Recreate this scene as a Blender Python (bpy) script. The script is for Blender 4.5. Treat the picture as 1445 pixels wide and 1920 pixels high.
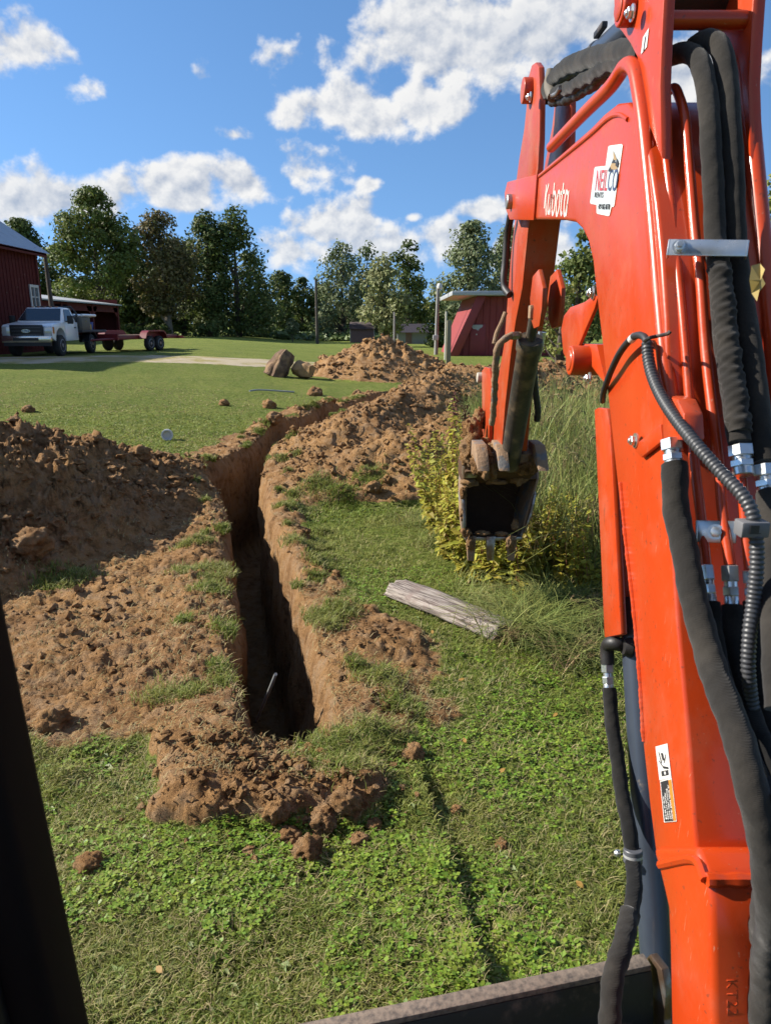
import bpy, bmesh, math, random
import numpy as np
from mathutils import Vector, Matrix
R = math.radians
random.seed(7)
rng = np.random.default_rng(7)
sc = bpy.context.scene
for o in list(bpy.data.objects):
    bpy.data.objects.remove(o)
col = sc.collection

# ------------------------------------------------------------------ camera
F, CX, CY, CAMH, PITCH = 1333.0, 722.5, 960.0, 1.95, R(14.63)
cam_d = bpy.data.cameras.new('camera')
cam = bpy.data.objects.new('camera', cam_d)
col.objects.link(cam)
cam.location = (0, 0, CAMH)
cam.rotation_euler = (R(90) - PITCH, 0, 0)
cam_d.sensor_fit = 'VERTICAL'
cam_d.sensor_height = 36.0
cam_d.lens = F / 1920.0 * 36.0
cam_d.clip_start = 0.05
cam_d.clip_end = 3000
cam_d.dof.use_dof = True
cam_d.dof.focus_distance = 4.0
cam_d.dof.aperture_fstop = 8.0
sc.camera = cam

# ------------------------------------------------------------------ light
SUN_EL, SUN_AZ = R(33), R(-80)         # azimuth from +Y, clockwise; the sun stands to the left, a little beyond
sun_dir = Vector((math.sin(SUN_AZ) * math.cos(SUN_EL), math.cos(SUN_AZ) * math.cos(SUN_EL), math.sin(SUN_EL)))
sl = bpy.data.lights.new('sun', 'SUN')
sl.energy = 5.0
sl.angle = R(0.53)
sl.color = (1.0, 0.93, 0.82)
so = bpy.data.objects.new('sun', sl)
col.objects.link(so)
so.rotation_euler = sun_dir.to_track_quat('Z', 'Y').to_euler()
so.location = (-20, 5, 20)

sc.view_settings.view_transform = 'Standard'
sc.view_settings.look = 'None'
sc.view_settings.exposure = 1.0
sc.view_settings.gamma = 1.0


class NT:
    """small helper that writes shader node trees"""
    def __init__(self, tree):
        self.t = tree

    def node(self, typ, **kw):
        n = self.t.nodes.new(typ)
        for k, v in kw.items():
            setattr(n, k, v)
        return n

    def put(self, sock, v):
        if v is None:
            return
        if hasattr(v, 'is_output') or isinstance(v, bpy.types.NodeSocket):
            self.t.links.new(v, sock)
        else:
            if isinstance(v, (tuple, list)) and len(v) == 3 and sock.type == 'RGBA':
                v = tuple(v) + (1,)
            sock.default_value = v

    def m(self, op, a, b=None, c=None, clamp=False):
        n = self.node('ShaderNodeMath', operation=op, use_clamp=clamp)
        self.put(n.inputs[0], a)
        if b is not None:
            self.put(n.inputs[1], b)
        if c is not None:
            self.put(n.inputs[2], c)
        return n.outputs[0]

    def smooth(self, x, a, b, lo=0.0, hi=1.0):
        n = self.node('ShaderNodeMapRange', interpolation_type='SMOOTHSTEP')
        self.put(n.inputs[0], x)
        for i, v in enumerate((a, b, lo, hi)):
            n.inputs[1 + i].default_value = v
        return n.outputs[0]

    def mix(self, f, a, b, blend='MIX'):
        n = self.node('ShaderNodeMix', data_type='RGBA', blend_type=blend)
        self.put(n.inputs['Factor'], f)
        self.put(n.inputs[6], a)
        self.put(n.inputs[7], b)
        return n.outputs[2]

    def noise(self, vec, scale, detail=4.0, rough=0.55, dist=0.0):
        n = self.node('ShaderNodeTexNoise')
        self.put(n.inputs['Vector'], vec)
        n.inputs['Scale'].default_value = scale
        n.inputs['Detail'].default_value = detail
        n.inputs['Roughness'].default_value = rough
        n.inputs['Distortion'].default_value = dist
        return n.outputs['Fac']

    def vec(self, x, y, z):
        n = self.node('ShaderNodeCombineXYZ')
        for i, v in enumerate((x, y, z)):
            self.put(n.inputs[i], v)
        return n.outputs[0]

    def bump(self, h, strength, dist, normal=None):
        n = self.node('ShaderNodeBump')
        n.inputs['Strength'].default_value = strength
        n.inputs['Distance'].default_value = dist
        self.put(n.inputs['Height'], h)
        if normal is not None:
            self.put(n.inputs['Normal'], normal)
        return n.outputs[0]


# ------------------------------------------------------------------ sky: Nishita with fair-weather cumulus
world = bpy.data.worlds.new('World')
sc.world = world
world.use_nodes = True
wt = world.node_tree
wt.nodes.clear()
w = NT(wt)
out = w.node('ShaderNodeOutputWorld')
bg = w.node('ShaderNodeBackground')
wt.links.new(bg.outputs[0], out.inputs[0])
sky = w.node('ShaderNodeTexSky', sky_type='NISHITA', sun_disc=False)
sky.sun_elevation = SUN_EL
sky.sun_rotation = SUN_AZ
sky.altitude = 600
sky.air_density = 1.0
sky.dust_density = 0.0
sky.ozone_density = 2.5
hs = w.node('ShaderNodeHueSaturation')
hs.inputs['Saturation'].default_value = 1.14
hs.inputs['Value'].default_value = 1.0
wt.links.new(sky.outputs[0], hs.inputs['Color'])
tc = w.node('ShaderNodeTexCoord')
# the sky is read a little above each direction, clear of the dusty band at the horizon
lift = w.node('ShaderNodeVectorMath', operation='MULTIPLY_ADD')
wt.links.new(tc.outputs['Generated'], lift.inputs[0])
lift.inputs[1].default_value = (1, 1, .80)
lift.inputs[2].default_value = (0, 0, .20)
nrm = w.node('ShaderNodeVectorMath', operation='NORMALIZE')
wt.links.new(lift.outputs[0], nrm.inputs[0])
wt.links.new(nrm.outputs[0], sky.inputs['Vector'])
sep = w.node('ShaderNodeSeparateXYZ')
wt.links.new(tc.outputs['Generated'], sep.inputs[0])
dx, dy, dz = sep.outputs
az = w.m('ARCTAN2', dx, dy)
el = w.m('ARCSINE', dz)


def sky_dir(px, py):
    a, v = (px - CX) / F, (CY - py) / F
    d = Vector((a, math.cos(PITCH) + v * math.sin(PITCH), -math.sin(PITCH) + v * math.cos(PITCH))).normalized()
    return math.atan2(d.x, d.y), math.asin(d.z)


SKY_STRENGTH = 0.097
p1 = w.vec(az, w.m('MULTIPLY', el, 1.15), 0.37)
warp = w.node('ShaderNodeTexNoise')
wt.links.new(p1, warp.inputs['Vector'])
warp.inputs['Scale'].default_value = 9.0
warp.inputs['Detail'].default_value = 3.0
wv = w.node('ShaderNodeVectorMath', operation='MULTIPLY_ADD')
wt.links.new(warp.outputs['Color'], wv.inputs[0])
wv.inputs[1].default_value = (0.016, 0.016, 0.0)
wt.links.new(p1, wv.inputs[2])
pw = wv.outputs[0]
billow = w.noise(pw, 16.0, 7.0, 0.54)
shift = w.node('ShaderNodeVectorMath', operation='ADD')
wt.links.new(pw, shift.inputs[0])
shift.inputs[1].default_value = (-0.006, 0.010, 0.0)
billow_s = w.noise(shift.outputs[0], 16.0, 7.0, 0.54)
coarse = w.noise(p1, 3.4, 3.0, 0.5)
# cumulus groups: px centre, half sizes in px, weight
groups = [(35, 95, 80, 52, 1.0), (-60, 90, 90, 60, 1.0), (385, 143, 30, 20, .62), (150, 165, 34, 16, .34), (442, 254, 36, 16, .72),
          (560, 125, 85, 45, .62), (610, 205, 100, 52, 1.0), (700, 215, 100, 60, 1.05),
          (830, 90, 150, 120, 1.15), (960, 70, 170, 110, 1.1), (790, 190, 120, 62, 1.0), (1120, 30, 160, 90, .8),
          (20, 385, 120, 60, 1.05), (130, 385, 110, 42, 1.0), (330, 365, 110, 62, 1.1), (460, 350, 90, 48, .95), (575, 325, 70, 50, .95), 
          (640, 430, 105, 52, 1.05), (560, 475, 80, 45, .8), (700, 470, 130, 60, .9), (690, 348, 18, 12, .6), (775, 408, 18, 12, .6), (905, 395, 50, 28, .95), (840, 450, 70, 40, .9),
          (1010, 470, 90, 60, .9), (1100, 380, 80, 60, .8), (1300, 170, 120, 80, 1.0), (1440, 110, 40, 18, .4), (1435, 200, 30, 10, .3)]
dens = None
for (gx, gy, rx, ry, wgt) in groups:
    a0, e0 = sky_dir(gx, gy)
    k = math.cos(e0) * F
    u_ = w.m('MULTIPLY', w.m('SUBTRACT', az, a0), k / rx)
    v_ = w.m('MULTIPLY', w.m('SUBTRACT', el, e0), F * 0.95 / ry)
    v2 = w.m('MULTIPLY', w.m('MINIMUM', v_, 0.0), 0.45)          # flatter undersides
    v_ = w.m('ADD', v_, v2)
    r2 = w.m('ADD', w.m('MULTIPLY', u_, u_), w.m('MULTIPLY', v_, v_))
    bl = w.m('MULTIPLY', w.m('SUBTRACT', 1.0, w.m('SQRT', r2)), wgt)
    dens = bl if dens is None else w.m('SMOOTH_MAX', dens, bl, 0.15)
# the same kind of sky goes on all round, away from the groups in view
side = w.smooth(w.m('ABSOLUTE', az), 0.55, 0.8)
above = w.smooth(el, 0.40, 0.55)
rest = w.m('MAXIMUM', side, above)
field = w.m('SUBTRACT', w.m('MULTIPLY', w.m('SUBTRACT', coarse, 0.52), 5.0), w.m('MULTIPLY', w.m('SUBTRACT', 1.0, rest), 4.0))
dens = w.m('MAXIMUM', dens, field)
d2 = w.m('ADD', w.m('MULTIPLY', dens, 1.15), w.m('MULTIPLY', w.m('SUBTRACT', billow, 0.50), 3.2))
alpha = w.smooth(d2, 0.06, 0.62)
thick = w.smooth(d2, 0.3, 1.6)
lit = w.m('ADD', 0.72, w.m('MULTIPLY', w.m('SUBTRACT', billow, billow_s), 4.4), clamp=True)
lit = w.m('SUBTRACT', lit, w.m('MULTIPLY', w.m('MULTIPLY', thick, w.smooth(coarse, .35, .60)), 0.38), clamp=True)
ccol = w.mix(lit, (0.20, 0.235, 0.30), (0.48, 0.475, 0.465))
fade = w.smooth(el, -0.02, 0.22)
ccol = w.mix(fade, w.mix(0.22, ccol, (0.27, 0.345, 0.45)), ccol)
scol = w.node('ShaderNodeVectorMath', operation='SCALE')
wt.links.new(hs.outputs[0], scol.inputs[0])
scol.inputs['Scale'].default_value = SKY_STRENGTH
fin = w.mix(w.m('MULTIPLY', alpha, 0.97), scol.outputs[0], ccol)
wt.links.new(fin, bg.inputs['Color'])
bg.inputs['Strength'].default_value = 1.0
world.cycles.sampling_method = 'NONE'
sc.cycles.max_bounces = 5
sc.cycles.diffuse_bounces = 3
sc.cycles.glossy_bounces = 3
sc.cycles.use_denoising = True


# ------------------------------------------------------------------ pixel rays of the photograph (1445 x 1920) for laying things out
def ray(px, py):
    a, v = (px - CX) / F, (CY - py) / F
    return np.array([a, math.cos(PITCH) + v * math.sin(PITCH), -math.sin(PITCH) + v * math.cos(PITCH)])


CAMP = np.array([0, 0, CAMH])


def at_x(px, py, X):
    d = ray(px, py)
    return CAMP + d * (X / d[0])


def at_y(px, py, Y):
    d = ray(px, py)
    return CAMP + d * (Y / d[1])


def at_z(px, py, z=0.0):
    d = ray(px, py)
    return CAMP + d * ((z - CAMH) / d[2])


def at_d(px, py, depth):
    return CAMP + ray(px, py) * depth
# ------------------------------------------------------------------ noise
def ss(a, b, x):
    t = np.clip((x - a) / (b - a), 0, 1)
    return t * t * (3 - 2 * t)


def _hash(ix, iy, iz, seed):
    h = (ix.astype(np.int64) * 374761393 + iy.astype(np.int64) * 668265263 + iz.astype(np.int64) * 2147483647 + seed * 1274126177) & 0xFFFFFFFF
    h = ((h ^ (h >> 13)) * 1274126177) & 0xFFFFFFFF
    h = ((h ^ (h >> 16)) * 2246822519) & 0xFFFFFFFF
    return (h ^ (h >> 15)) & 0xFFFFFFFF


def vnoise(x, y, z=None, seed=0):
    """value noise in -1..1"""
    if z is None:
        z = np.zeros_like(x)
    x0, y0, z0 = np.floor(x), np.floor(y), np.floor(z)
    fx, fy, fz = x - x0, y - y0, z - z0
    fx, fy, fz = [f * f * f * (f * (f * 6 - 15) + 10) for f in (fx, fy, fz)]
    r = 0
    for i in (0, 1):
        for j in (0, 1):
            for k in (0, 1):
                h = _hash(x0 + i, y0 + j, z0 + k, seed) / 4294967295.0
                r = r + h * (fx if i else 1 - fx) * (fy if j else 1 - fy) * (fz if k else 1 - fz)
    return r * 2 - 1


def fbm(x, y, z=None, oct=4, seed=0, gain=0.5):
    a, s, t = 1.0, 0, 0
    for o in range(oct):
        f = 2.03 ** o
        s = s + a * vnoise(x * f + o * 17.3, y * f - o * 9.1, None if z is None else z * f + o * 5.7, seed + o)
        t += a
        a *= gain
    return s / t


def domes(x, y, seed=0, keep=0.6):
    """rounded lumps (0..1) from scattered discs"""
    x0, y0 = np.floor(x), np.floor(y)
    best = np.zeros_like(x)
    for i in (-1, 0, 1):
        for j in (-1, 0, 1):
            cx, cy = x0 + i, y0 + j
            z = np.zeros_like(cx)
            h1 = _hash(cx, cy, z, seed) / 4294967295.0
            h2 = _hash(cx, cy, z, seed + 31) / 4294967295.0
            h3 = _hash(cx, cy, z, seed + 57) / 4294967295.0
            r = 0.25 + 0.45 * h3
            d = np.hypot(x - cx - h1, y - cy - h2) / r
            v = np.sqrt(np.clip(1 - d * d, 0, 1)) * r * (h3 < keep + 0.2)
            best = np.maximum(best, v)
    return best


# ------------------------------------------------------------------ objects
WM = {}


def label(o, lab=None, cat=None, group=None, kind=None):
    if lab:
        o['label'] = lab
    if cat:
        o['category'] = cat
    if group:
        o['group'] = group
    if kind:
        o['kind'] = kind
    return o


def thing(name, lab, cat, loc=(0, 0, 0), rz=0.0, group=None):
    o = bpy.data.objects.new(name, None)
    o.empty_display_size = 0.2
    col.objects.link(o)
    o.location = loc
    o.rotation_euler = (0, 0, rz)
    WM[o.name] = Matrix.Translation(loc) @ Matrix.Rotation(rz, 4, 'Z')
    return label(o, lab, cat, group)


def link(name, me, mat, parent=None, world=True):
    o = bpy.data.objects.new(name, me)
    col.objects.link(o)
    if mat is not None and not me.materials:
        for mm in (mat if isinstance(mat, (list, tuple)) else [mat]):
            me.materials.append(mm)
    WM[o.name] = Matrix.Identity(4)
    if parent is not None:
        o.parent = parent
        if world:
            o.matrix_parent_inverse = WM[parent.name].inverted()
        else:
            WM[o.name] = WM[parent.name].copy()
    return o


def copy_tree(o, loc=None, rz=None, parent=None, scale=None):
    c = o.copy()
    col.objects.link(c)
    if parent is not None:
        c.parent = parent
    if loc is not None:
        c.location = loc
    if rz is not None:
        c.rotation_euler = (0, 0, rz)
    if scale is not None:
        c.scale = scale
    WM[c.name] = WM.get(o.name, Matrix.Identity(4))
    for ch in list(o.children):
        copy_tree(ch, parent=c)
    return c


def np_mesh(name, V, quads=None, tris=None, smooth=False):
    """mesh straight from arrays"""
    me = bpy.data.meshes.new(name)
    V = np.ascontiguousarray(V, dtype=np.float32)
    nq = 0 if quads is None else len(quads)
    nt = 0 if tris is None else len(tris)
    me.vertices.add(len(V))
    me.vertices.foreach_set('co', V.ravel())
    idx = []
    if nq:
        idx.append(np.asarray(quads, dtype=np.int32).ravel())
    if nt:
        idx.append(np.asarray(tris, dtype=np.int32).ravel())
    idx = np.concatenate(idx)
    me.loops.add(len(idx))
    me.loops.foreach_set('vertex_index', idx)
    tot = np.concatenate([np.full(nq, 4, np.int32), np.full(nt, 3, np.int32)])
    st = np.concatenate([[0], np.cumsum(tot)[:-1]]).astype(np.int32)
    me.polygons.add(nq + nt)
    me.polygons.foreach_set('loop_start', st)
    me.polygons.foreach_set('loop_total', tot)
    me.update(calc_edges=True)
    me.polygons.foreach_set('use_smooth', np.full(nq + nt, smooth, dtype=bool))
    return me


def catmull(P, n):
    P = np.asarray(P, float)
    if len(P) == 2:
        t = np.linspace(0, 1, n)[:, None]
        return P[0] * (1 - t) + P[1] * t
    Q = np.vstack([2 * P[0] - P[1], P, 2 * P[-1] - P[-2]])
    res = []
    fine = 24
    for i in range(1, len(Q) - 2):
        t = np.linspace(0, 1, fine, endpoint=False)[:, None]
        a, b, c, d = Q[i - 1], Q[i], Q[i + 1], Q[i + 2]
        res.append(0.5 * (2 * b + (c - a) * t + (2 * a - 5 * b + 4 * c - d) * t ** 2 + (3 * b - a - 3 * c + d) * t ** 3))
    res.append(P[-1][None])
    C = np.vstack(res)
    L = np.concatenate([[0], np.cumsum(np.linalg.norm(np.diff(C, axis=0), axis=1))])
    s = np.linspace(0, L[-1], n)
    return np.stack([np.interp(s, L, C[:, k]) for k in range(C.shape[1])], 1)


class MB:
    """collects shapes for ONE mesh"""
    def __init__(self):
        self.v, self.f = [], []

    def add(self, V, Fc):
        n = len(self.v)
        self.v += [tuple(map(float, p)) for p in V]
        self.f += [tuple(int(i) + n for i in f) for f in Fc]
        return self

    def box(self, c, s, M=None):
        hx, hy, hz = s[0] / 2, s[1] / 2, s[2] / 2
        V = [Vector((x * hx, y * hy, z * hz)) for x in (-1, 1) for y in (-1, 1) for z in (-1, 1)]
        if M is not None:
            V = [M @ p for p in V]
        V = [p + Vector(c) for p in V]
        return self.add(V, [(0, 1, 3, 2), (4, 6, 7, 5), (0, 4, 5, 1), (2, 3, 7, 6), (0, 2, 6, 4), (1, 5, 7, 3)])

    def hexa(self, b, t):
        """box from 4 bottom and 4 top corners (same order, counter-clockwise from above)"""
        return self.add(list(b) + list(t), [(3, 2, 1, 0), (4, 5, 6, 7)] + [(i, (i + 1) % 4, 4 + (i + 1) % 4, 4 + i) for i in range(4)])

    def tube(self, P, r, seg=12, n=None, rf=None, cap=True):
        P = np.asarray(P, float)
        if n:
            P = catmull(P, n)
        m = len(P)
        T = np.gradient(P, axis=0)
        T /= np.linalg.norm(T, axis=1)[:, None] + 1e-12
        up = np.array([0, 0, 1.0]) if abs(T[0][2]) < .9 else np.array([1.0, 0, 0])
        u = np.cross(T[0], up)
        u /= np.linalg.norm(u)
        V = []
        for i in range(m):
            u = u - T[i] * np.dot(u, T[i])
            u /= np.linalg.norm(u) + 1e-12
            vv = np.cross(T[i], u)
            for k in range(seg):
                a = 2 * math.pi * k / seg
                rr = (r[i] if hasattr(r, '__len__') else r)
                if rf:
                    rr *= rf(i / (m - 1), a, i)
                V.append(P[i] + rr * (math.cos(a) * u + math.sin(a) * vv))
        Fc = []
        for i in range(m - 1):
            for k in range(seg):
                k2 = (k + 1) % seg
                Fc.append((i * seg + k, i * seg + k2, (i + 1) * seg + k2, (i + 1) * seg + k))
        if cap:
            Fc.append(tuple(range(seg))[::-1])
            Fc.append(tuple((m - 1) * seg + k for k in range(seg)))
        return self.add(V, Fc)

    def cyl(self, a, b, r, seg=16, r2=None):
        return self.tube([a, b], [r, r if r2 is None else r2], seg)

    def lathe(self, a, axis, prof, seg=24):
        """prof: (distance along axis, radius)"""
        ax = Vector(axis).normalized()
        q = ax.to_track_quat('Z', 'Y').to_matrix()
        V, Fc = [], []
        for (d, r) in prof:
            for k in range(seg):
                t = 2 * math.pi * k / seg
                V.append(Vector(a) + ax * d + q @ Vector((r * math.cos(t), r * math.sin(t), 0)))
        for i in range(len(prof) - 1):
            for k in range(seg):
                k2 = (k + 1) % seg
                Fc.append((i * seg + k, i * seg + k2, (i + 1) * seg + k2, (i + 1) * seg + k))
        Fc.append(tuple(range(seg))[::-1])
        Fc.append(tuple((len(prof) - 1) * seg + k for k in range(seg)))
        return self.add(V, Fc)

    def prism_x(self, yz, x0, x1):
        """polygon in the YZ plane pushed out along X"""
        n = len(yz)
        V = [(x0, p[0], p[1]) for p in yz] + [(x1, p[0], p[1]) for p in yz]
        return self.add(V, [tuple(range(n))[::-1], tuple(range(n, 2 * n))] + [(i, (i + 1) % n, n + (i + 1) % n, n + i) for i in range(n)])

    def prism(self, pts, d):
        """planar polygon (3D points) pushed out along vector d"""
        n = len(pts)
        d = Vector(d)
        V = [Vector(p) for p in pts] + [Vector(p) + d for p in pts]
        return self.add(V, [tuple(range(n))[::-1], tuple(range(n, 2 * n))] + [(i, (i + 1) % n, n + (i + 1) % n, n + i) for i in range(n)])

    def build(self, name, mat, parent=None, bevel=0.0, seg=2, sharp=35, world=True, smooth=True):
        me = bpy.data.meshes.new(name)
        me.from_pydata(self.v, [], self.f)
        bm = bmesh.new()
        bm.from_mesh(me)
        bmesh.ops.recalc_face_normals(bm, faces=bm.faces)
        if bevel > 0:
            ed = [e for e in bm.edges if len(e.link_faces) == 2 and e.calc_face_angle(0) > R(28)]
            try:
                bmesh.ops.bevel(bm, geom=ed, offset=bevel, segments=seg, affect='EDGES', profile=0.5, clamp_overlap=True)
            except Exception:
                pass
        bm.to_mesh(me)
        bm.free()
        if smooth:
            me.polygons.foreach_set('use_smooth', np.ones(len(me.polygons), dtype=bool))
            me.set_sharp_from_angle(angle=R(sharp))
        return link(name, me, mat, parent, world)


def text_obj(s, name, mat, parent, O, ex, ey, size, depth=0.0006, shear=0.0, width=None, align='LEFT'):
    """flat lettering on a surface: O origin (baseline), ex and ey unit directions"""
    c = bpy.data.curves.new('lettering', 'FONT')
    c.body = s
    c.size = size
    c.extrude = depth
    c.shear = shear
    c.align_x = align
    c.resolution_u = 3
    t = bpy.data.objects.new('lettering', c)
    me = bpy.data.meshes.new_from_object(t)
    bpy.data.objects.remove(t)
    bpy.data.curves.remove(c)
    co = np.zeros(len(me.vertices) * 3)
    me.vertices.foreach_get('co', co)
    co = co.reshape(-1, 3)
    if width is not None and align == 'LEFT':
        wd = co[:, 0].max() - co[:, 0].min()
        co[:, 0] = (co[:, 0] - co[:, 0].min()) * width / wd
    ex, ey = np.asarray(ex, float), np.asarray(ey, float)
    ez = np.cross(ex, ey)
    W_ = np.asarray(O, float) + co[:, :1] * ex + co[:, 1:2] * ey + co[:, 2:3] * ez
    me.vertices.foreach_set('co', W_.ravel())
    me.materials.clear()
    me.update()
    return link(name, me, mat, parent)


# ------------------------------------------------------------------ materials
MATS = {}
ALB = .74          # all colours below were picked for a brighter exposure


def mat(name, base=(.5, .5, .5), rough=.6, metal=0.0, var=0.0, vscale=6.0, col2=None, c2lo=.45, c2hi=.7, c2scale=4.0,
        bump=0.0, bscale=30.0, bdist=.01, spec=.5, coat=0.0, island=0.0, trans=0.0, hue=0.0, rvar=0.0, col3=None, c3=(.62, .72), c3scale=12.0):
    base, col2, col3 = [None if c is None else tuple(v * (ALB if metal < .5 else 1) for v in c) for c in (base, col2, col3)]
    m = bpy.data.materials.new(name)
    m.use_nodes = True
    t = m.node_tree
    t.nodes.clear()
    n = NT(t)
    o = n.node('ShaderNodeOutputMaterial')
    b = n.node('ShaderNodeBsdfPrincipled')
    tcn = n.node('ShaderNodeTexCoord').outputs['Object']
    c = None
    if col2 is not None:
        c = n.mix(n.smooth(n.noise(tcn, c2scale, 6, .6), c2lo, c2hi), base, col2)
    if col3 is not None:
        c = n.mix(n.smooth(n.noise(tcn, c3scale, 8, .65), c3[0], c3[1]), c if c is not None else base, col3)
    if var > 0 or island > 0 or hue > 0:
        h = n.node('ShaderNodeHueSaturation')
        n.put(h.inputs['Color'], c if c is not None else base)
        val = None
        if var > 0:
            val = n.m('ADD', 1 - var, n.m('MULTIPLY', n.noise(tcn, vscale, 6, .6), 2 * var))
        if island > 0 or hue > 0:
            rnd = n.node('ShaderNodeNewGeometry').outputs['Random Per Island']
            iv = n.m('ADD', 1 - island, n.m('MULTIPLY', rnd, 2 * island))
            val = iv if val is None else n.m('MULTIPLY', val, iv)
            if hue > 0:
                r2 = n.m('FRACT', n.m('MULTIPLY', rnd, 7.31))
                n.put(h.inputs['Hue'], n.m('ADD', .5 - hue, n.m('MULTIPLY', r2, 2 * hue)))
        n.put(h.inputs['Value'], val)
        c = h.outputs[0]
    n.put(b.inputs['Base Color'], c if c is not None else tuple(base) + (1,))
    b.inputs['Roughness'].default_value = rough
    if rvar > 0:
        n.put(b.inputs['Roughness'], n.m('ADD', rough - rvar, n.m('MULTIPLY', n.noise(tcn, vscale * 2.3, 5, .6), 2 * rvar), clamp=True))
    b.inputs['Metallic'].default_value = metal
    b.inputs['Specular IOR Level'].default_value = spec
    b.inputs['Coat Weight'].default_value = coat
    b.inputs['Coat Roughness'].default_value = .12
    if bump > 0:
        n.put(b.inputs['Normal'], n.bump(n.noise(tcn, bscale, 8, .62), bump, bdist))
    s = b.outputs[0]
    if trans > 0:
        tr = n.node('ShaderNodeBsdfTranslucent')
        n.put(tr.inputs['Color'], c if c is not None else tuple(base) + (1,))
        mx = n.node('ShaderNodeMixShader')
        mx.inputs[0].default_value = trans
        t.links.new(s, mx.inputs[1])
        t.links.new(tr.outputs[0], mx.inputs[2])
        s = mx.outputs[0]
    t.links.new(s, o.inputs[0])
    MATS[name] = m
    return m
# ------------------------------------------------------------------ lie of the land
def g(x, y):
    x = np.asarray(x, float)
    y = np.asarray(y, float)
    r = .75 * ss(8, 28, y) * ss(2, -12, x) * (1 - ss(45, 95, y) * ss(-20, -8, x))
    r = r + .5 * np.exp(-((x + 22) / 9) ** 2 - ((y - 55) / 11) ** 2)
    return r


def ground_at(px, py):
    p = at_z(px, py, 0.0)
    for _ in range(12):
        p = at_z(px, py, float(g(p[0], p[1])))
    return p


TR_PX = [(548, 1425), (533, 1330), (516, 1240), (494, 1120), (474, 1020), (462, 945), (462, 893), (482, 858), (530, 826), (610, 792), (690, 760), (745, 737), (790, 722)]
TR = np.array([at_z(*p)[:2] for p in TR_PX])
TRP = catmull(TR, 700)                                    # centre line of the trench
TRT = np.gradient(TRP, axis=0)
TRT /= np.linalg.norm(TRT, axis=1)[:, None]
TRN = np.stack([TRT[:, 1], -TRT[:, 0]], 1)                # to the right
TRS = np.concatenate([[0], np.cumsum(np.linalg.norm(np.diff(TRP, axis=0), axis=1))])
TRL = TRS[-1]
_yy = TRP[:, 1]
TWL = .21 + .30 * np.exp(-((_yy - 9.3) / 1.1) ** 2) + .10 * ss(10, 13, _yy) + .03 * vnoise(TRS * 1.7, TRS * 0) + .015 * vnoise(TRS * 7, TRS * 0 + 3)
TWR = .225 + .03 * vnoise(TRS * 1.5, TRS * 0 + 9) + .015 * vnoise(TRS * 6, TRS * 0 + 5)
TWL *= ss(-.02, .12, TRS)
TWR *= ss(-.02, .12, TRS)
taper_end = 1 - ss(TRL - 1.8, TRL, TRS)
TWL *= .25 + .75 * taper_end
TWR *= .25 + .75 * taper_end
SUBS = slice(None, None, 3)


def trench_coord(x, y):
    """signed distance right of the centre line and index of the nearest path point"""
    x = np.asarray(x, float).ravel()
    y = np.asarray(y, float).ravel()
    d = np.full(x.shape, 99.0)
    k = np.zeros(x.shape, np.int64)
    near = np.where((y > 1.6) & (y < 27) & (np.abs(x) < 8))[0]
    Q = TRP[SUBS]
    for c in range(0, len(near), 20000):
        i = near[c:c + 20000]
        dd = (x[i, None] - Q[None, :, 0]) ** 2 + (y[i, None] - Q[None, :, 1]) ** 2
        j = np.argmin(dd, 1)
        jj = np.minimum(j * 3, len(TRP) - 1)
        sgn = np.sign((x[i] - TRP[jj, 0]) * TRN[jj, 0] + (y[i] - TRP[jj, 1]) * TRN[jj, 1])
        d[i] = np.sqrt(dd[np.arange(len(i)), j]) * sgn
        k[i] = jj
    return d, k


def ridge(x, y, pts, soft=.01):
    best = np.zeros_like(x)
    for (a, b) in zip(pts[:-1], pts[1:]):
        ax, ay, ah, aw = a
        bx, by, bh, bw = b
        ux, uy = bx - ax, by - ay
        t = np.clip(((x - ax) * ux + (y - ay) * uy) / (ux * ux + uy * uy + 1e-9), 0, 1)
        d = np.hypot(x - ax - t * ux, y - ay - t * uy)
        h = ah + (bh - ah) * t
        ww = aw + (bw - aw) * t
        q = d / ww
        v = h * np.clip(1.06 - np.sqrt(q * q + soft), 0, 1)
        best = np.maximum(best, v)
    return best


LEFT_PILE = [(-5.2, 4.6, .95, 1.9), (-4.3, 5.9, 1.05, 1.75), (-3.72, 6.9, 1.10, 1.55), (-3.25, 7.7, .74, 1.25), (-2.9, 8.5, .44, .95), (-2.72, 9.3, .20, .7)]
RIGHT_PILE = [(-1.0, 9.3, .26, .9), (-.35, 10.6, .74, 1.45), (.5, 12.2, .96, 1.75), (1.3, 14.2, 1.12, 1.9), (3.0, 16.4, 1.1, 2.2), (5.5, 18, 1.1, 2.2)]
RIGHT_TOE = [(-.6, 8.7, .32, .9), (.1, 8.95, .62, 1.15), (.95, 9.4, .80, 1.3)]
MOUND = [(-.25, 27.5, 1.45, 2.7), (.45, 27.6, 1.27, 2.6)]
MOUND2 = [(2.6, 26.0, .55, 1.8), (4.6, 24.5, .5, 1.6)]
NEAR_HEAP = [(-.78, 3.05, .11, .40), (-.68, 2.72, .085, .36), (-.42, 2.58, .05, .30), (-.12, 2.62, .03, .24)]
NEAR_SOD = [(-.25, 2.92, .10, .26), (-.10, 2.98, .09, .24)]
FAR_CLODS = [(-1.9, 15.2, .18, .55), (-1.2, 16.4, .22, .6)]
LEFT_SPOIL = [(-2.05, 13.0, .24, .6), (-1.5, 14.2, .16, .6), (-.5, 16.3, .12, .6)]
RUT = np.array([at_z(*p)[:2] for p in ((790, 1470), (822, 1560), (850, 1650), (880, 1745), (905, 1830))])


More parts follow.
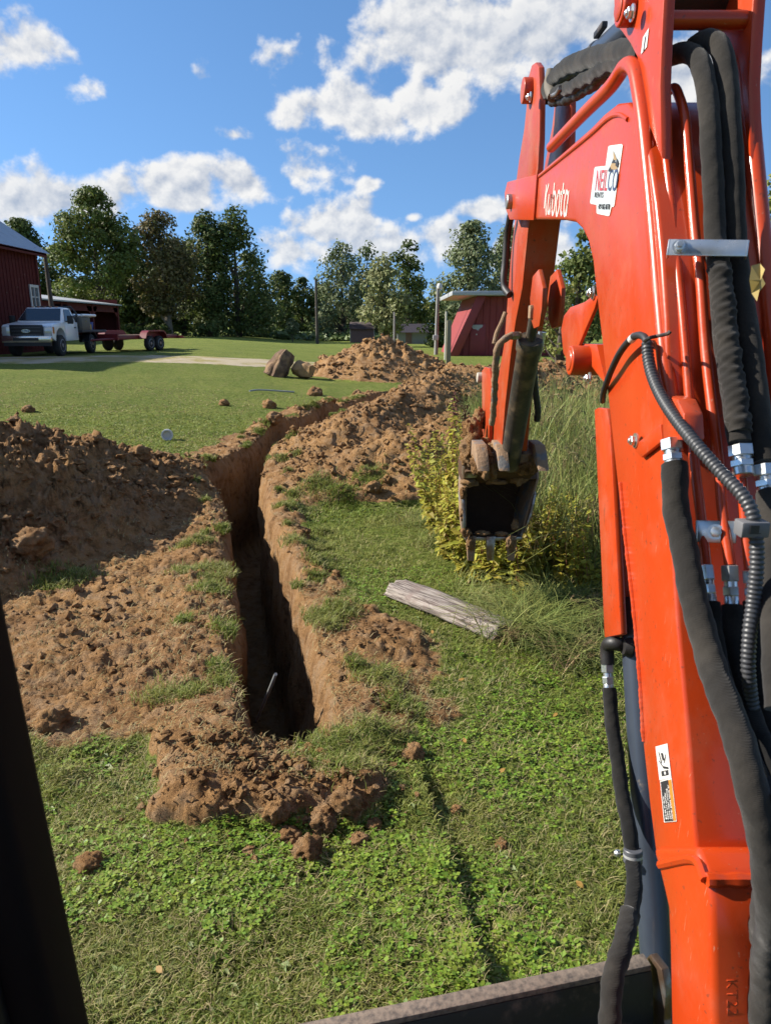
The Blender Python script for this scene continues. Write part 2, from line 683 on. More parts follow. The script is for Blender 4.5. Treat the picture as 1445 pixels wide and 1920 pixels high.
def terrain(x, y):
    """height and how much bare soil shows (0..1)"""
    shp = np.shape(x)
    x = np.asarray(x, float).ravel()
    y = np.asarray(y, float).ravel()
    base = g(x, y)
    d, k = trench_coord(x, y)
    wob = fbm(x * 2.1, y * 2.1, oct=4, seed=5)
    wob2 = fbm(x * 6.5, y * 6.5, oct=3, seed=8)
    h = np.zeros_like(x)
    dirt = np.zeros_like(x)
    xx = x + .10 * wob + .03 * wob2
    yy = y + .10 * vnoise(x * 2.3 + 7, y * 2.3 - 3, seed=9)
    for pile in (LEFT_PILE, RIGHT_PILE, RIGHT_TOE, MOUND, MOUND2, FAR_CLODS, LEFT_SPOIL):
        p = ridge(xx, yy, pile)
        h = np.maximum(h, p)
        dirt = np.maximum(dirt, ss(.005, .06, p))
    nh = ridge(xx, yy, NEAR_HEAP, .06)
    ns = ridge(x + .04 * wob, y, NEAR_SOD, .10)
    h = np.maximum(h, np.maximum(nh, ns))
    dirt = np.maximum(dirt, ss(.004, .022, nh + .012 * wob2) * (ns < nh + .012))
    e = wob * .32 + wob2 * .12
    inrange = ss(2.92, 3.16, y + .5 * e)
    # worked soil left of the trench
    lw = 2.9 * (1 - ss(8.0, 10.5, y)) + .95
    left = (d < 0) * ss(lw + .25, lw - .25, -d + e) * inrange * (1 - ss(20.5, 22, y))
    # the fringe along the right lip, patchy with grass
    rw = .46 + .52 * np.exp(-((y - 4.0) / .80) ** 2) + .12 * np.exp(-((y - 6.3) / .4) ** 2) + 1.0 * ss(7.2, 8.6, y)
    right = (d >= 0) * (d < 30) * ss(rw + .18, rw - .12, d + e * .8) * inrange * (1 - ss(20.5, 22, y))
    dirt = np.maximum(dirt, np.maximum(left, right))
    patch = ss(.30, .5, fbm(x * 1.6, y * 2.2, oct=3, seed=22)) * (y < 8) * (h < .12)
    dirt = dirt * (1 - .75 * patch * (np.abs(d) < 2.2) * np.where(d < 0, .35, np.where(y < 5.2, .5, 1.0)))
    dirt = np.clip(dirt, 0, 1)
    # loose layer and lumps
    h = h + dirt * .035 + .05 * dirt * np.exp(-((np.abs(d) - .45) / .3) ** 2) * (np.abs(d) < 3)
    big = np.clip(h / .4, 0, 1)
    amp = dirt * (.55 + .65 * big + .55 * big * ((x < -1.2) & (y < 11))) * np.where(y < 3.4, .6 + .0 * y, 1.0)
    near = (y < 26) & (np.abs(x) < 9)
    lump = np.zeros_like(x)
    i = np.where(near & (amp > .01))[0]
    X, Y = x[i], y[i]
    wx = X + .07 * vnoise(X * 8, Y * 8, seed=61) + .022 * vnoise(X * 26, Y * 26, seed=63)
    wy = Y + .07 * vnoise(X * 8, Y * 8, seed=62) + .022 * vnoise(X * 26, Y * 26, seed=64)
    lump[i] = (.075 * fbm(X * 2.4, Y * 2.4, oct=4, seed=40, gain=.55) + .075 * domes(wx * 3.0, wy * 3.0, 3, .22) + .055 * domes(wx * 6.5, wy * 6.5, 4, .40)
               + .046 * domes(wx * 14, wy * 14, 5, .50) + .030 * domes(wx * 30, wy * 30, 6, .6) + .016 * vnoise(X * 34, Y * 34, seed=77) + .010 * vnoise(X * 70, Y * 70, seed=78)
               - .05 * np.abs(fbm(X * 4.5, Y * 4.5, oct=4, seed=81)) )
    far = np.where(~near & (amp > .01))[0]
    lump[far] = .20 * fbm(x[far] * 2.6, y[far] * 2.6, oct=5, seed=40, gain=.7) + .22 * domes(x[far] * 2.6, y[far] * 2.6, 9, .5) + .12 * domes(x[far] * 5.5, y[far] * 5.5, 10, .6)
    # trodden, smoother soil close to the lips
    calm = np.where(np.abs(d) < .32, .6, 1.0)
    h = h + amp * lump * calm
    # lawn is not flat either
    lawn = 1 - dirt
    h = h + lawn * (.022 * fbm(x * 1.3, y * 1.3, oct=3, seed=12) + .010 * vnoise(x * 9, y * 9, seed=13)) * ss(60, 12, y)
    # wheel rut in the grass
    rd = np.full_like(x, 9.0)
    i = np.where((y < 4.5) & (y > 1) & (np.abs(x) < 2))[0]
    for a, b in zip(RUT[:-1], RUT[1:]):
        u = b - a
        t = np.clip(((x[i] - a[0]) * u[0] + (y[i] - a[1]) * u[1]) / (u @ u), 0, 1)
        rd[i] = np.minimum(rd[i], np.hypot(x[i] - a[0] - t * u[0], y[i] - a[1] - t * u[1]))
    sidev = np.where(x > np.interp(y, RUT[::-1, 1], RUT[::-1, 0]), 1, -1)
    h = h + lawn * (.6 + .5 * vnoise(x * 5, y * 5, seed=41)) * (.045 * ss(.20, .02, rd + .03 * wob2) * (sidev < 0) - .055 * ss(.15, .02, rd + .03 * wob2) * (sidev > 0))
    return (base + h).reshape(shp), dirt.reshape(shp)


def height(x, y):
    z, _ = terrain(np.array([x], float), np.array([y], float))
    return float(z[0])


# ------------------------------------------------------------------ ground sheet: fine near the place, coarse to the horizon
NU, NV = 620, 690
uu = np.linspace(-.80, .80, NU)
vv = np.geomspace(2.2, 44.0, NV) - 1.4
UU, VV = np.meshgrid(uu, vv)
GX = UU * (VV + 1.6)
GY = VV
GZ, GD = terrain(GX, GY)
ids = np.arange(NU * NV).reshape(NV, NU)
Q = np.stack([ids[:-1, :-1], ids[:-1, 1:], ids[1:, 1:], ids[1:, :-1]], -1).reshape(-1, 4)
V1 = np.stack([GX.ravel(), GY.ravel(), GZ.ravel()], 1)
cen = V1[Q].mean(1)
cd, ck = trench_coord(cen[:, 0], cen[:, 1])
inside = (cd > -TWL[ck] - .055) & (cd < TWR[ck] + .055) & (TRS[ck] > .08) & (TRS[ck] < TRL - .9)
Q = Q[~inside]
# coarse surroundings
xs = np.unique(np.concatenate([np.linspace(-40, 40, 81), np.array([-900, -500, -300, -200, -140, -100, -70, -55, 55, 70, 100, 140, 200, 300, 500, 900])]))
ys = np.unique(np.concatenate([np.linspace(-20, 120, 141), np.array([-900, -400, -150, -60, 140, 170, 220, 300, 450, 700, 1200])]))
CXg, CYg = np.meshgrid(xs, ys)
cz = g(CXg, CYg)
infan = (CYg > .9) & (CYg < 42) & (np.abs(CXg) < .80 * (CYg + 1.6) - .5)
czz = cz - .03 * infan
V2 = np.stack([CXg.ravel(), CYg.ravel(), czz.ravel()], 1)
ids2 = np.arange(V2.shape[0]).reshape(CXg.shape) + len(V1)
Q2 = np.stack([ids2[:-1, :-1], ids2[:-1, 1:], ids2[1:, 1:], ids2[1:, :-1]], -1).reshape(-1, 4)
VA = np.vstack([V1, V2])
c2 = VA[Q2]
full = np.all((c2[:, :, 1] > 1.5) & (c2[:, :, 1] < 41) & (np.abs(c2[:, :, 0]) < .80 * (c2[:, :, 1] + 1.6) - .6), 1)
Q2 = Q2[~full]
me = np_mesh('ground', VA, np.vstack([Q, Q2]), smooth=True)
att = me.attributes.new('soil', 'FLOAT', 'POINT')
att.data.foreach_set('value', np.concatenate([GD.ravel(), np.zeros(len(V2))]).astype(np.float32))


def soil_nodes(n, pos):
    """crumbly clay loam: brown with ochre subsoil and paler dry crusts"""
    a = n.noise(pos, 1.3, 5, .6)
    b_ = n.noise(pos, 9.0, 6, .65)
    c_ = n.noise(pos, 55.0, 5, .65)
    c0 = n.mix(n.smooth(a, .38, .62), (.32, .185, .095), (.46, .275, .135))
    c0 = n.mix(n.smooth(b_, .42, .68), c0, (.42, .285, .175))
    c0 = n.mix(n.m('MULTIPLY', n.smooth(b_, .50, .30), .8), c0, (.135, .078, .043))
    hsn = n.node('ShaderNodeHueSaturation')
    n.put(hsn.inputs['Color'], c0)
    hsn.inputs['Saturation'].default_value = 1.10
    n.put(hsn.inputs['Value'], n.m('ADD', .53, n.m('MULTIPLY', c_, .50)))
    hgt = n.m('ADD', n.m('MULTIPLY', n.noise(pos, 38.0, 8, .7), 1.0), n.m('MULTIPLY', n.noise(pos, 140.0, 4, .6), .35))
    return hsn.outputs[0], hgt


def make_soil():
    m = bpy.data.materials.new('soil')
    m.use_nodes = True
    t = m.node_tree
    t.nodes.clear()
    n = NT(t)
    o = n.node('ShaderNodeOutputMaterial')
    b = n.node('ShaderNodeBsdfPrincipled')
    pos = n.node('ShaderNodeNewGeometry').outputs['Position']
    c, hgt = soil_nodes(n, pos)
    n.put(b.inputs['Base Color'], c)
    b.inputs['Roughness'].default_value = .95
    b.inputs['Specular IOR Level'].default_value = .15
    n.put(b.inputs['Normal'], n.bump(hgt, 1.0, .045))
    t.links.new(b.outputs[0], o.inputs[0])
    return m


def make_ground():
    m = bpy.data.materials.new('lawn_and_soil')
    m.use_nodes = True
    t = m.node_tree
    t.nodes.clear()
    n = NT(t)
    o = n.node('ShaderNodeOutputMaterial')
    b = n.node('ShaderNodeBsdfPrincipled')
    pos = n.node('ShaderNodeNewGeometry').outputs['Position']
    at = n.node('ShaderNodeAttribute', attribute_name='soil').outputs['Fac']
    sc_, hs_ = soil_nodes(n, pos)
    # lawn: mown grass, patchy with dry spots
    p1_ = n.noise(pos, .55, 5, .6)
    p2_ = n.noise(pos, 4.5, 6, .7)
    st = n.node('ShaderNodeMapping')
    st.inputs['Scale'].default_value = (1.0, 1.6, 1.0)
    t.links.new(pos, st.inputs[0])
    p3_ = n.noise(st.outputs[0], 34.0, 6, .7)
    gc = n.mix(n.smooth(p1_, .36, .66), (.14, .20, .031), (.215, .262, .048))
    p4_ = n.noise(st.outputs[0], 11.0, 5, .75)
    gc = n.mix(n.m('MULTIPLY', n.smooth(p4_, .45, .62), .75), gc, (.29, .295, .085))
    gc = n.mix(n.m('MULTIPLY', n.smooth(p4_, .50, .36), .75), gc, (.078, .115, .019))
    gc = n.mix(n.m('MULTIPLY', n.smooth(p2_, .50, .66), .6), gc, (.285, .255, .090))
    gc = n.mix(n.smooth(p3_, .52, .30), gc, (.062, .085, .018))
    c = n.mix(n.smooth(n.m('ADD', at, n.m('MULTIPLY', n.m('SUBTRACT', n.noise(pos, 16, 5, .6), .5), .7)), .32, .55), gc, sc_)
    n.put(b.inputs['Base Color'], c)
    b.inputs['Roughness'].default_value = .95
    b.inputs['Specular IOR Level'].default_value = .12
    n1 = n.bump(hs_, 1.0, .042)
    n2 = n.bump(n.m('MULTIPLY', n.m('ADD', p3_, n.m('MULTIPLY', p4_, 2.0)), n.m('SUBTRACT', 1.0, at)), .8, .06, n1)
    n.put(b.inputs['Normal'], n2)
    t.links.new(b.outputs[0], o.inputs[0])
    return m


SOIL = make_soil()
GROUND = make_ground()
label(link('ground', me, GROUND), kind='structure')

# ------------------------------------------------------------------ trench walls and floor
step = slice(None, None, 1)
ti = np.arange(0, len(TRP), 1)
depth = 1.6 * ss(.0, .16, TRS) * (1 - .85 * ss(TRL - 5.0, TRL - .6, TRS))
fr = [(-.22, 0, 1), (-.14, 0, 1), (-.075, 0, 1), (-.035, .018, 0), (-.008, .05, 0)] + [(.015 + .035 * q, q, 0) for q in (.10, .17, .24, .32, .41, .51, .62, .74, .86, .95)]
prof_l = fr
rows = []
for side in (-1, 1):
    W_ = TWL if side < 0 else TWR
    for (off, q, top) in (prof_l if side < 0 else prof_l[::-1]):
        o_ = W_ - off
        P = TRP + side * TRN * o_[:, None]
        zt, _ = terrain(P[:, 0], P[:, 1])
        if top:
            z = zt + (.010 if off > -.1 else -.012)
        else:
            z = zt - q * depth - .01
            amp = .022 + .03 * (q > .1)
            nx = fbm(P[:, 0] * 5, P[:, 1] * 5, z * 5, 4, 90) * amp + .03 * fbm(P[:, 0] * 1.4, P[:, 1] * 1.4, z * 2.2, 3, 95) * (q > .05)
            scr = .010 * vnoise(P[:, 0] * 1.5, P[:, 1] * 1.5, z * 26, 97)
            P = P + side * TRN * (np.minimum(nx + scr, .05))[:, None]
        rows.append(np.stack([P[:, 0], P[:, 1], z], 1))
    if side < 0:
        for q in (-.6, -.2, .2, .6):
            W2 = (TWL * (q < 0) + TWR * (q > 0)) * abs(q)
            P = TRP + np.sign(q) * TRN * W2[:, None]
            zt = g(P[:, 0], P[:, 1])
            rows.append(np.stack([P[:, 0], P[:, 1], zt - depth * 1.02 + .04 * fbm(P[:, 0] * 7, P[:, 1] * 7, oct=3, seed=4)], 1))
A = np.stack(rows, 1)
nv, nr = A.shape[:2]
ids = np.arange(nv * nr).reshape(nv, nr)
TQ = np.stack([ids[:-1, :-1], ids[:-1, 1:], ids[1:, 1:], ids[1:, :-1]], -1).reshape(-1, 4)
label(link('trench', np_mesh('trench', A.reshape(-1, 3), TQ, smooth=True), SOIL), kind='structure')

# ------------------------------------------------------------------ gravel drive across the lawn
dp = catmull([(-26, 23.0), (-15.2, 26.6), (-9.5, 29.5), (-4.5, 32.3), (0, 33.5), (8, 34), (18, 34)], 220)
dt = np.gradient(dp, axis=0)
dt /= np.linalg.norm(dt, axis=1)[:, None]
dn = np.stack([dt[:, 1], -dt[:, 0]], 1)
rows = []
acr = np.linspace(-1, 1, 25)
wid = 2.5
for a in acr:
    P = dp + dn * (a * wid + (.25 * vnoise(np.arange(220) * .3, np.zeros(220) + a * 3) if abs(a) > .9 else 0))[..., None] if abs(a) > .9 else dp + dn * (a * wid)
    z, _ = terrain(P[:, 0], P[:, 1])
    rows.append(np.stack([P[:, 0], P[:, 1], z + (.014 if abs(a) < .95 else -.02)], 1))
A = np.stack(rows, 1)
ids = np.arange(A.shape[0] * A.shape[1]).reshape(A.shape[:2])
DQ = np.stack([ids[:-1, :-1], ids[:-1, 1:], ids[1:, 1:], ids[1:, :-1]], -1).reshape(-1, 4)
GRAVEL = mat('gravel', (.50, .42, .30), .95, var=.35, vscale=40, col2=(.36, .31, .13), c2lo=.44, c2hi=.58, c2scale=.8, bump=.6, bscale=60, bdist=.02, spec=.1)
label(link('gravel_drive', np_mesh('gravel_drive', A.reshape(-1, 3), DQ, smooth=True), GRAVEL), kind='structure')
# ------------------------------------------------------------------ excavator materials
def paint(name, base, dust=(.24, .15, .09), dirty=.5, rough=.30):
    """glossy enamel with a film of dust, mud specks and small chips"""
    m = bpy.data.materials.new(name)
    m.use_nodes = True
    t = m.node_tree
    t.nodes.clear()
    n = NT(t)
    o = n.node('ShaderNodeOutputMaterial')
    b = n.node('ShaderNodeBsdfPrincipled')
    pos = n.node('ShaderNodeTexCoord').outputs['Object']
    film = n.smooth(n.noise(pos, 4.0, 8, .68), .44, .74)
    c = n.mix(n.m('MULTIPLY', film, .22 * dirty * 2), base, dust)
    st = n.node('ShaderNodeMapping')
    st.inputs['Scale'].default_value = (1, 1, .25)
    t.links.new(pos, st.inputs[0])
    specks = n.smooth(n.noise(pos, 80.0, 3, .55), .655, .70)
    sel_ = n.smooth(n.noise(pos, 2.3, 3, .5), .50, .62)
    smear = n.m('MULTIPLY', n.smooth(n.noise(st.outputs[0], 38.0, 5, .65), .60, .70), sel_)
    sc2 = n.node('ShaderNodeMapping')
    sc2.inputs['Scale'].default_value = (1, 1.6, .10)
    sc2.inputs['Rotation'].default_value = (.35, 0, 0)
    t.links.new(pos, sc2.inputs[0])
    scr_ = n.smooth(n.noise(sc2.outputs[0], 160.0, 2, .5), .715, .74)
    c = n.mix(n.m('MULTIPLY', scr_, .55), c, (.40, .20, .13))
    c = n.mix(n.m('MULTIPLY', n.m('MAXIMUM', specks, smear), .75 * dirty * 1.6, clamp=True), c, (.10, .035, .02))
    n.put(b.inputs['Base Color'], c)
    n.put(b.inputs['Roughness'], n.m('ADD', rough, n.m('MULTIPLY', film, .25)))
    b.inputs['Specular IOR Level'].default_value = .42
    b.inputs['Coat Weight'].default_value = .18
    b.inputs['Coat Roughness'].default_value = .15
    n.put(b.inputs['Normal'], n.bump(n.noise(pos, 60, 5, .5), .06, .004))
    t.links.new(b.outputs[0], o.inputs[0])
    return m


def cloth(name, base):
    """woven hose sleeve"""
    m = bpy.data.materials.new(name)
    m.use_nodes = True
    t = m.node_tree
    t.nodes.clear()
    n = NT(t)
    o = n.node('ShaderNodeOutputMaterial')
    b = n.node('ShaderNodeBsdfPrincipled')
    pos = n.node('ShaderNodeTexCoord').outputs['Object']
    dust = n.smooth(n.noise(pos, 7, 6, .65), .42, .75)
    n.put(b.inputs['Base Color'], n.mix(n.m('MULTIPLY', dust, .42), base, (.055, .047, .038)))
    b.inputs['Roughness'].default_value = .9
    b.inputs['Specular IOR Level'].default_value = .2
    b.inputs['Sheen Weight'].default_value = .15
    wv_ = n.node('ShaderNodeTexWave', wave_type='BANDS', bands_direction='Z')
    t.links.new(pos, wv_.inputs[0])
    wv_.inputs['Scale'].default_value = 110
    wv_.inputs['Distortion'].default_value = 1.0
    hh = n.m('ADD', n.m('MULTIPLY', wv_.outputs['Fac'], .14), n.m('MULTIPLY', n.noise(pos, 45, 5, .6), 1.2))
    n.put(b.inputs['Normal'], n.bump(hh, .5, .004))
    t.links.new(b.outputs[0], o.inputs[0])
    return m


ORANGE = paint('orange_enamel', (.42, .041, .006))
ORANGE2 = paint('orange_enamel_muddy', (.36, .042, .007), dirty=1.0, rough=.42)
SLEEVE = cloth('hose_sleeve', (.014, .0125, .011))
SLEEVE2 = cloth('hose_sleeve_black', (.006, .006, .006))
RUBBER = mat('black_rubber', (.022, .022, .024), .55, var=.4, vscale=12, bump=.15, bscale=60, bdist=.003)
CONDUIT = mat('grey_conduit', (.050, .052, .058), .45, var=.25, vscale=14)
ZINC = mat('zinc_plate', (.60, .62, .62), .30, .9, var=.18, vscale=25, rvar=.12, col2=(.55, .50, .38), c2scale=18, c2lo=.55, c2hi=.72)
STEEL = mat('worn_steel', (.36, .35, .33), .38, .85, col2=(.20, .13, .085), c2scale=9, c2lo=.42, c2hi=.6, bump=.3, bscale=60, bdist=.004)
CHROME = mat('chrome_rod', (.75, .76, .78), .10, 1.0)
GUNMETAL = mat('dark_cylinder_paint', (.040, .052, .075), .38, var=.25, vscale=10, col2=(.18, .15, .12), c2scale=14, c2lo=.64, c2hi=.74, coat=.2)
BLACKP = mat('black_paint', (.020, .018, .017), .5, var=.3, vscale=10, col2=(.14, .10, .075), c2scale=12, c2lo=.56, c2hi=.74, bump=.2, bscale=70, bdist=.004)
CABBLACK = mat('cab_black', (.006, .005, .005), .75, var=.3, vscale=8, spec=.15)
RUSTTOP = mat('scuffed_rim', (.30, .235, .18), .8, .1, var=.35, vscale=18, col2=(.10, .085, .075), c2scale=70, c2lo=.35, c2hi=.75, bump=.35, bscale=120, bdist=.004)
MUDDYST = mat('muddy_barrel', (.040, .036, .030), .5, var=.3, vscale=9, col2=(.16, .115, .070), c2scale=11, c2lo=.46, c2hi=.68, bump=.4, bscale=45, bdist=.006)
MUDST = mat('muddy_steel', (.29, .18, .10), .85, .0, var=.4, vscale=14, col2=(.17, .16, .15), c2scale=11, c2lo=.52, c2hi=.62, bump=.7, bscale=40, bdist=.012)
MUDIN = mat('mud_coat', (.105, .060, .034), .9, var=.35, vscale=9, bump=.8, bscale=35, bdist=.015, spec=.2)
WHITE = mat('white_print', (.80, .78, .74), .5, var=.05)
SILVERP = mat('silver_print', (.55, .60, .62), .4, var=.08)
REDP = mat('red_print', (.55, .05, .07), .5)
BLUEP = mat('blue_print', (.045, .075, .17), .5)
DARKP = mat('dark_print', (.03, .03, .035), .5)
TANP = mat('tan_print', (.40, .27, .13), .5)
YELP = mat('amber_print', (.75, .25, .03), .5)
LEAFDRY = mat('dry_leaf', (.55, .42, .14), .7, var=.2, vscale=60, trans=.3)

EX = thing('mini_excavator', 'orange mini excavator whose boom rises along the right, bucket hanging over the weeds', 'excavator', (.745, .6, 0))
XL, XR = .62, .87


def yz(pts, X=XL):
    return [(p[1], p[2]) for p in (at_x(a, b, X) for a, b in pts)]


# boom: welded box section with its elbow, one side plate per side plus top and bottom plates
boom_px = [(957, 411), (1056, 413), (1077, 417), (1091, 431), (1102, 455), (1110, 490), (1117, 555), (1127, 640), (1138, 744), (1150, 857), (1161, 960), (1181, 1146), (1193, 1250), (1204, 1400), (1216, 1510), (1228, 1605),
           (1303, 1605), (1297, 1545), (1288, 1400), (1277, 1280), (1268, 1177), (1257, 1008), (1252, 860), (1249, 720), (1246, 600), (1238, 480), (1228, 380), (1216, 295), (1203, 240), (1190, 208), (1174, 192), (1155, 194), (1130, 214), (1105, 240), (1060, 280), (1006, 327), (985, 334), (953, 343), (948, 360), (950, 390)]
boom = MB().prism_x(yz(boom_px), XL, XR).build('boom', ORANGE, EX, bevel=.011, seg=3)
# raised weld seam round the elbow plate and down the front corner
seam = [(1010, 331), (1062, 289), (1108, 251), (1140, 222), (1160, 215), (1176, 224)]
MB().tube([at_x(a, b, XL - .001) for a, b in seam], .006, 8, n=40).build('weld_bead', ORANGE, boom)
fs = [(1163, 905), (1172, 1010), (1185, 1120), (1194, 1215), (1200, 1290), (1206, 1390)]
MB().tube([at_x(a, b, XL - .001) for a, b in fs], .0060, 8, n=160, rf=lambda t, a, i: .9 + .09 * math.sin(i * 1.9) + .12 * math.sin(i * .37 + 2) + .07 * math.sin(i * .83)).build('weld_bead', ORANGE, boom)
# boom tip collar plates
MB().prism_x(yz([(955, 412), (1000, 413), (1006, 327), (985, 332), (951, 341), (946, 362), (948, 392)], XL - .008), XL - .010, XL - .001).build('tip_plate', ORANGE, boom, bevel=.004)
tipc = at_x(962, 378, XL)
MB().lathe((XL - .035, tipc[1], tipc[2]), (1, 0, 0), [(0, .030), (.004, .034), (.32, .034), (.325, .030)]).build('pivot_pin', STEEL, boom)
# foot casting
foot_px = [(1221, 1588), (1234, 1630), (1243, 1668), (1250, 1700), (1253, 1770), (1256, 1920), (1262, 2060), (1345, 2060), (1334, 1900), (1332, 1760), (1330, 1690), (1322, 1640), (1302, 1588)]
foot = MB().prism_x(yz(foot_px, XL - .012), XL - .013, XL + .165).build('boom_foot', ORANGE, EX, bevel=.016, seg=3)
MB().tube([at_x(1238, 1622, XL - .012), at_x(1300, 1612, XL - .012), at_x(1322, 1650, XL - .012)], .010, 8, n=30).build('weld_bead', ORANGE, foot)
wl = at_x(1324, 1650, XL - .012)
MB().tube([wl, wl + np.array([.165, 0, 0])], .013, 8, n=14, rf=lambda t, a, i: 1 + .12 * math.sin(i * 1.7)).build('weld_bead', ORANGE, foot)
# raised casting mark on the back of the foot
e_up = (at_x(1331, 1760, XL) - at_x(1333, 1880, XL))
e_up = e_up / np.linalg.norm(e_up)
O_ = at_x(1331.5, 1832, XL - .012) + np.array([.028, -.003, 0])
text_obj('KT22', 'casting_mark', ORANGE2, foot, O_ + e_up * .0, -e_up, np.array([1.0, 0, 0]), .030, depth=.002)

# brackets on top of the elbow that carry the arm cylinder
br_px = [(1150, -80), (1150, 10), (1156, 50), (1166, 62), (1180, 82), (1193, 108), (1208, 215), (1239, 300), (1236, 160), (1239, 80), (1247, -80)]
for x0, x1 in ((.632, .660), (.836, .866)):
    MB().prism_x(yz(br_px, .632), x0, x1).build('cylinder_bracket', ORANGE, EX, bevel=.005)
pc = at_x(1176, 14, .62)
MB().lathe((.598, pc[1], pc[2]), (1, 0, 0), [(0, .040), (.004, .044), (.034, .044)]).build('pin_boss', ORANGE, EX, bevel=.002)
MB().lathe((.592, pc[1], pc[2]), (1, 0, 0), [(0, .024), (.003, .030), (.006, .031), (.30, .031)]).build('cylinder_pin', ORANGE2, EX)


def bolt(px, py, X, r, name='bolt', parent=EX, axis=(1, 0, 0), m=ZINC):
    c = at_x(px, py, X)
    a = Vector(axis)
    ob = MB()
    ob.lathe(Vector(c) + a * .004, -a, [(0, r * 1.75), (.004, r * 1.75), (.0042, r * 1.1)], 20)
    ob.lathe(Vector(c) - a * .0, -a, [(0, r * 1.2), (r * .9, r * 1.2), (r * 1.05, r * 1.0)], 6)
    ob.lathe(Vector(c) - a * (r * 1.05), -a, [(0, r * .62), (r * .35, r * .62), (r * .5, r * .4)], 14)
    return ob.build(name, m, parent, sharp=25)


bolt(1183, 24, .603, .011)
MB().cyl(tuple(at_x(1250, 38, .655)), tuple(at_x(1250, 38, .655) + np.array([.19, 0, 0])), .020, 20).build('cross_tube', ORANGE, EX)
bk = at_x(1245, 0, .66)
MB().prism([(.66, bk[1] + .02, bk[2] + .06), (.84, bk[1] + .02, bk[2] + .06), (.84, bk[1] + .10, bk[2] - .03), (.66, bk[1] + .10, bk[2] - .03)], (0, .02, .03)).build('cylinder_trunnion', MUDDYST, EX, bevel=.004)

# arm cylinder over the boom
A0, A1 = at_x(1038, 176, .745), at_x(1262, -18, .745)
dA = A1 - A0
MB().cyl(A0 + dA * .50, A1, .042, 24).build('arm_cylinder', GUNMETAL, EX)
MB().cyl(A0, A0 + dA * .52, .022, 18).build('cylinder_rod', CHROME, EX)
MB().lathe(tuple(A0 + dA * .47), tuple(dA), [(0, .046), (.05, .048), (.055, .044)], 24).build('gland_nut', GUNMETAL, EX)
MB().cyl(A0 + np.array([-.06, 0, 0]), A0 + np.array([.06, 0, 0]), .042, 22).build('rod_eye', BLACKP, EX)
cl = A0 + dA * .60
MB().box(tuple(cl + np.array([-.035, 0, .045])), (.02, .10, .02)).build('hose_port', BLACKP, EX, bevel=.004)


def sleeve(pts, X, r, name, m=SLEEVE, seed=1, wr=.07, n=110, parent=EX, dX=None, clampr=True, seg=18):
    P = []
    for k, p in enumerate(pts):
        xx = p[2] if len(p) > 2 else X
        P.append(at_x(p[0], p[1], xx))
    P = catmull(P, n)
    rs = np.random.default_rng(seed)
    ph = rs.uniform(0, 6, 6)

    def rf(t, a, i):
        return 1 + wr * (math.sin(i * .55 + ph[0] + 2 * a) * .5 + math.sin(i * .23 + ph[1] + a) * .7 + math.sin(i * 1.15 + ph[2] - 3 * a) * .3) + .05 * max(0, math.cos(a * 1 + ph[3])) ** 8
    return MB().tube(P, r, seg, rf=rf).build(name, m, parent, sharp=80)


# black hose bundle along the arm cylinder
sleeve([(1030, 168), (1050, 138), (1085, 118), (1125, 108), (1165, 100), (1215, 100)], .690, .036, 'hose_bundle', SLEEVE2, 3, .06)
sleeve([(1026, 176), (1050, 172), (1080, 160), (1115, 140), (1150, 122), (1200, 120)], .680, .024, 'hose_bundle', SLEEVE2, 4, .14)
sleeve([(1034, 190), (1060, 186), (1090, 172), (1110, 160), (1140, 135)], .70, .020, 'hose_bundle', RUBBER, 5, .12)
MB().tube([at_x(1034, 132, .68), at_x(1029, 160, .67), at_x(1036, 182, .67)], .022, 12, n=12).build('hose_boot', mat('dusty_rubber', (.16, .14, .11), .8, var=.3), EX)
MB().tube([at_x(1029, 180, .664), at_x(1042, 176, .66), at_x(1050, 164, .655)], .0085, 10, n=12).build('hose_hook', STEEL, EX)

# rigid hydraulic lines
fat = [(1033, 276), (1062, 246), (1100, 207), (1140, 167), (1158, 143), (1169, 126), (1180, 121), (1190, 132), (1197, 165), (1206, 225), (1214, 300), (1222, 380), (1230, 470), (1237, 560), (1246, 660), (1254, 740), (1260, 780)]
MB().tube([at_x(a, b, .628) for a, b in fat], .0195, 18, n=150).build('hydraulic_line', ORANGE, EX, sharp=60)
fat2 = [(1378, 96), (1392, 108), (1399, 135), (1405, 200), (1413, 290), (1425, 420), (1440, 560), (1455, 720), (1470, 900)]
MB().tube([at_x(a, b, .855) for a, b in fat2], .0205, 18, n=90).build('hydraulic_line', ORANGE, EX, sharp=60)
MB().tube([at_x(1228, 200, .66), at_x(1240, 240, .66), at_x(1252, 330, .66), at_x(1264, 449, .66), at_x(1272, 520, .66), at_x(1284, 650, .66), at_x(1300, 857, .66), at_x(1312, 960, .66), at_x(1323, 1060, .66)], .0105, 14, n=100).build('hydraulic_line', ORANGE, EX, sharp=60)
MB().tube([at_x(1246, 178, .69), at_x(1262, 165, .694), at_x(1272, 180, .695), at_x(1284, 226, .695), at_x(1293, 330, .695), at_x(1303, 449, .695), at_x(1312, 520, .695), at_x(1323, 669, .695), at_x(1345, 857, .695), at_x(1354, 961, .695), at_x(1368, 1060, .695)], .0112, 14, n=110).build('hydraulic_line', ORANGE, EX, sharp=60)
MB().tube([at_x(1388, 870, .735), at_x(1394, 960, .735), at_x(1404, 1068, .735)], .0105, 14, n=30).build('hydraulic_line', ORANGE, EX, sharp=60)
MB().tube([at_x(1436, 900, .775), at_x(1442, 980, .775), at_x(1452, 1080, .775)], .0105, 14, n=30).build('hydraulic_line', ORANGE, EX, sharp=60)


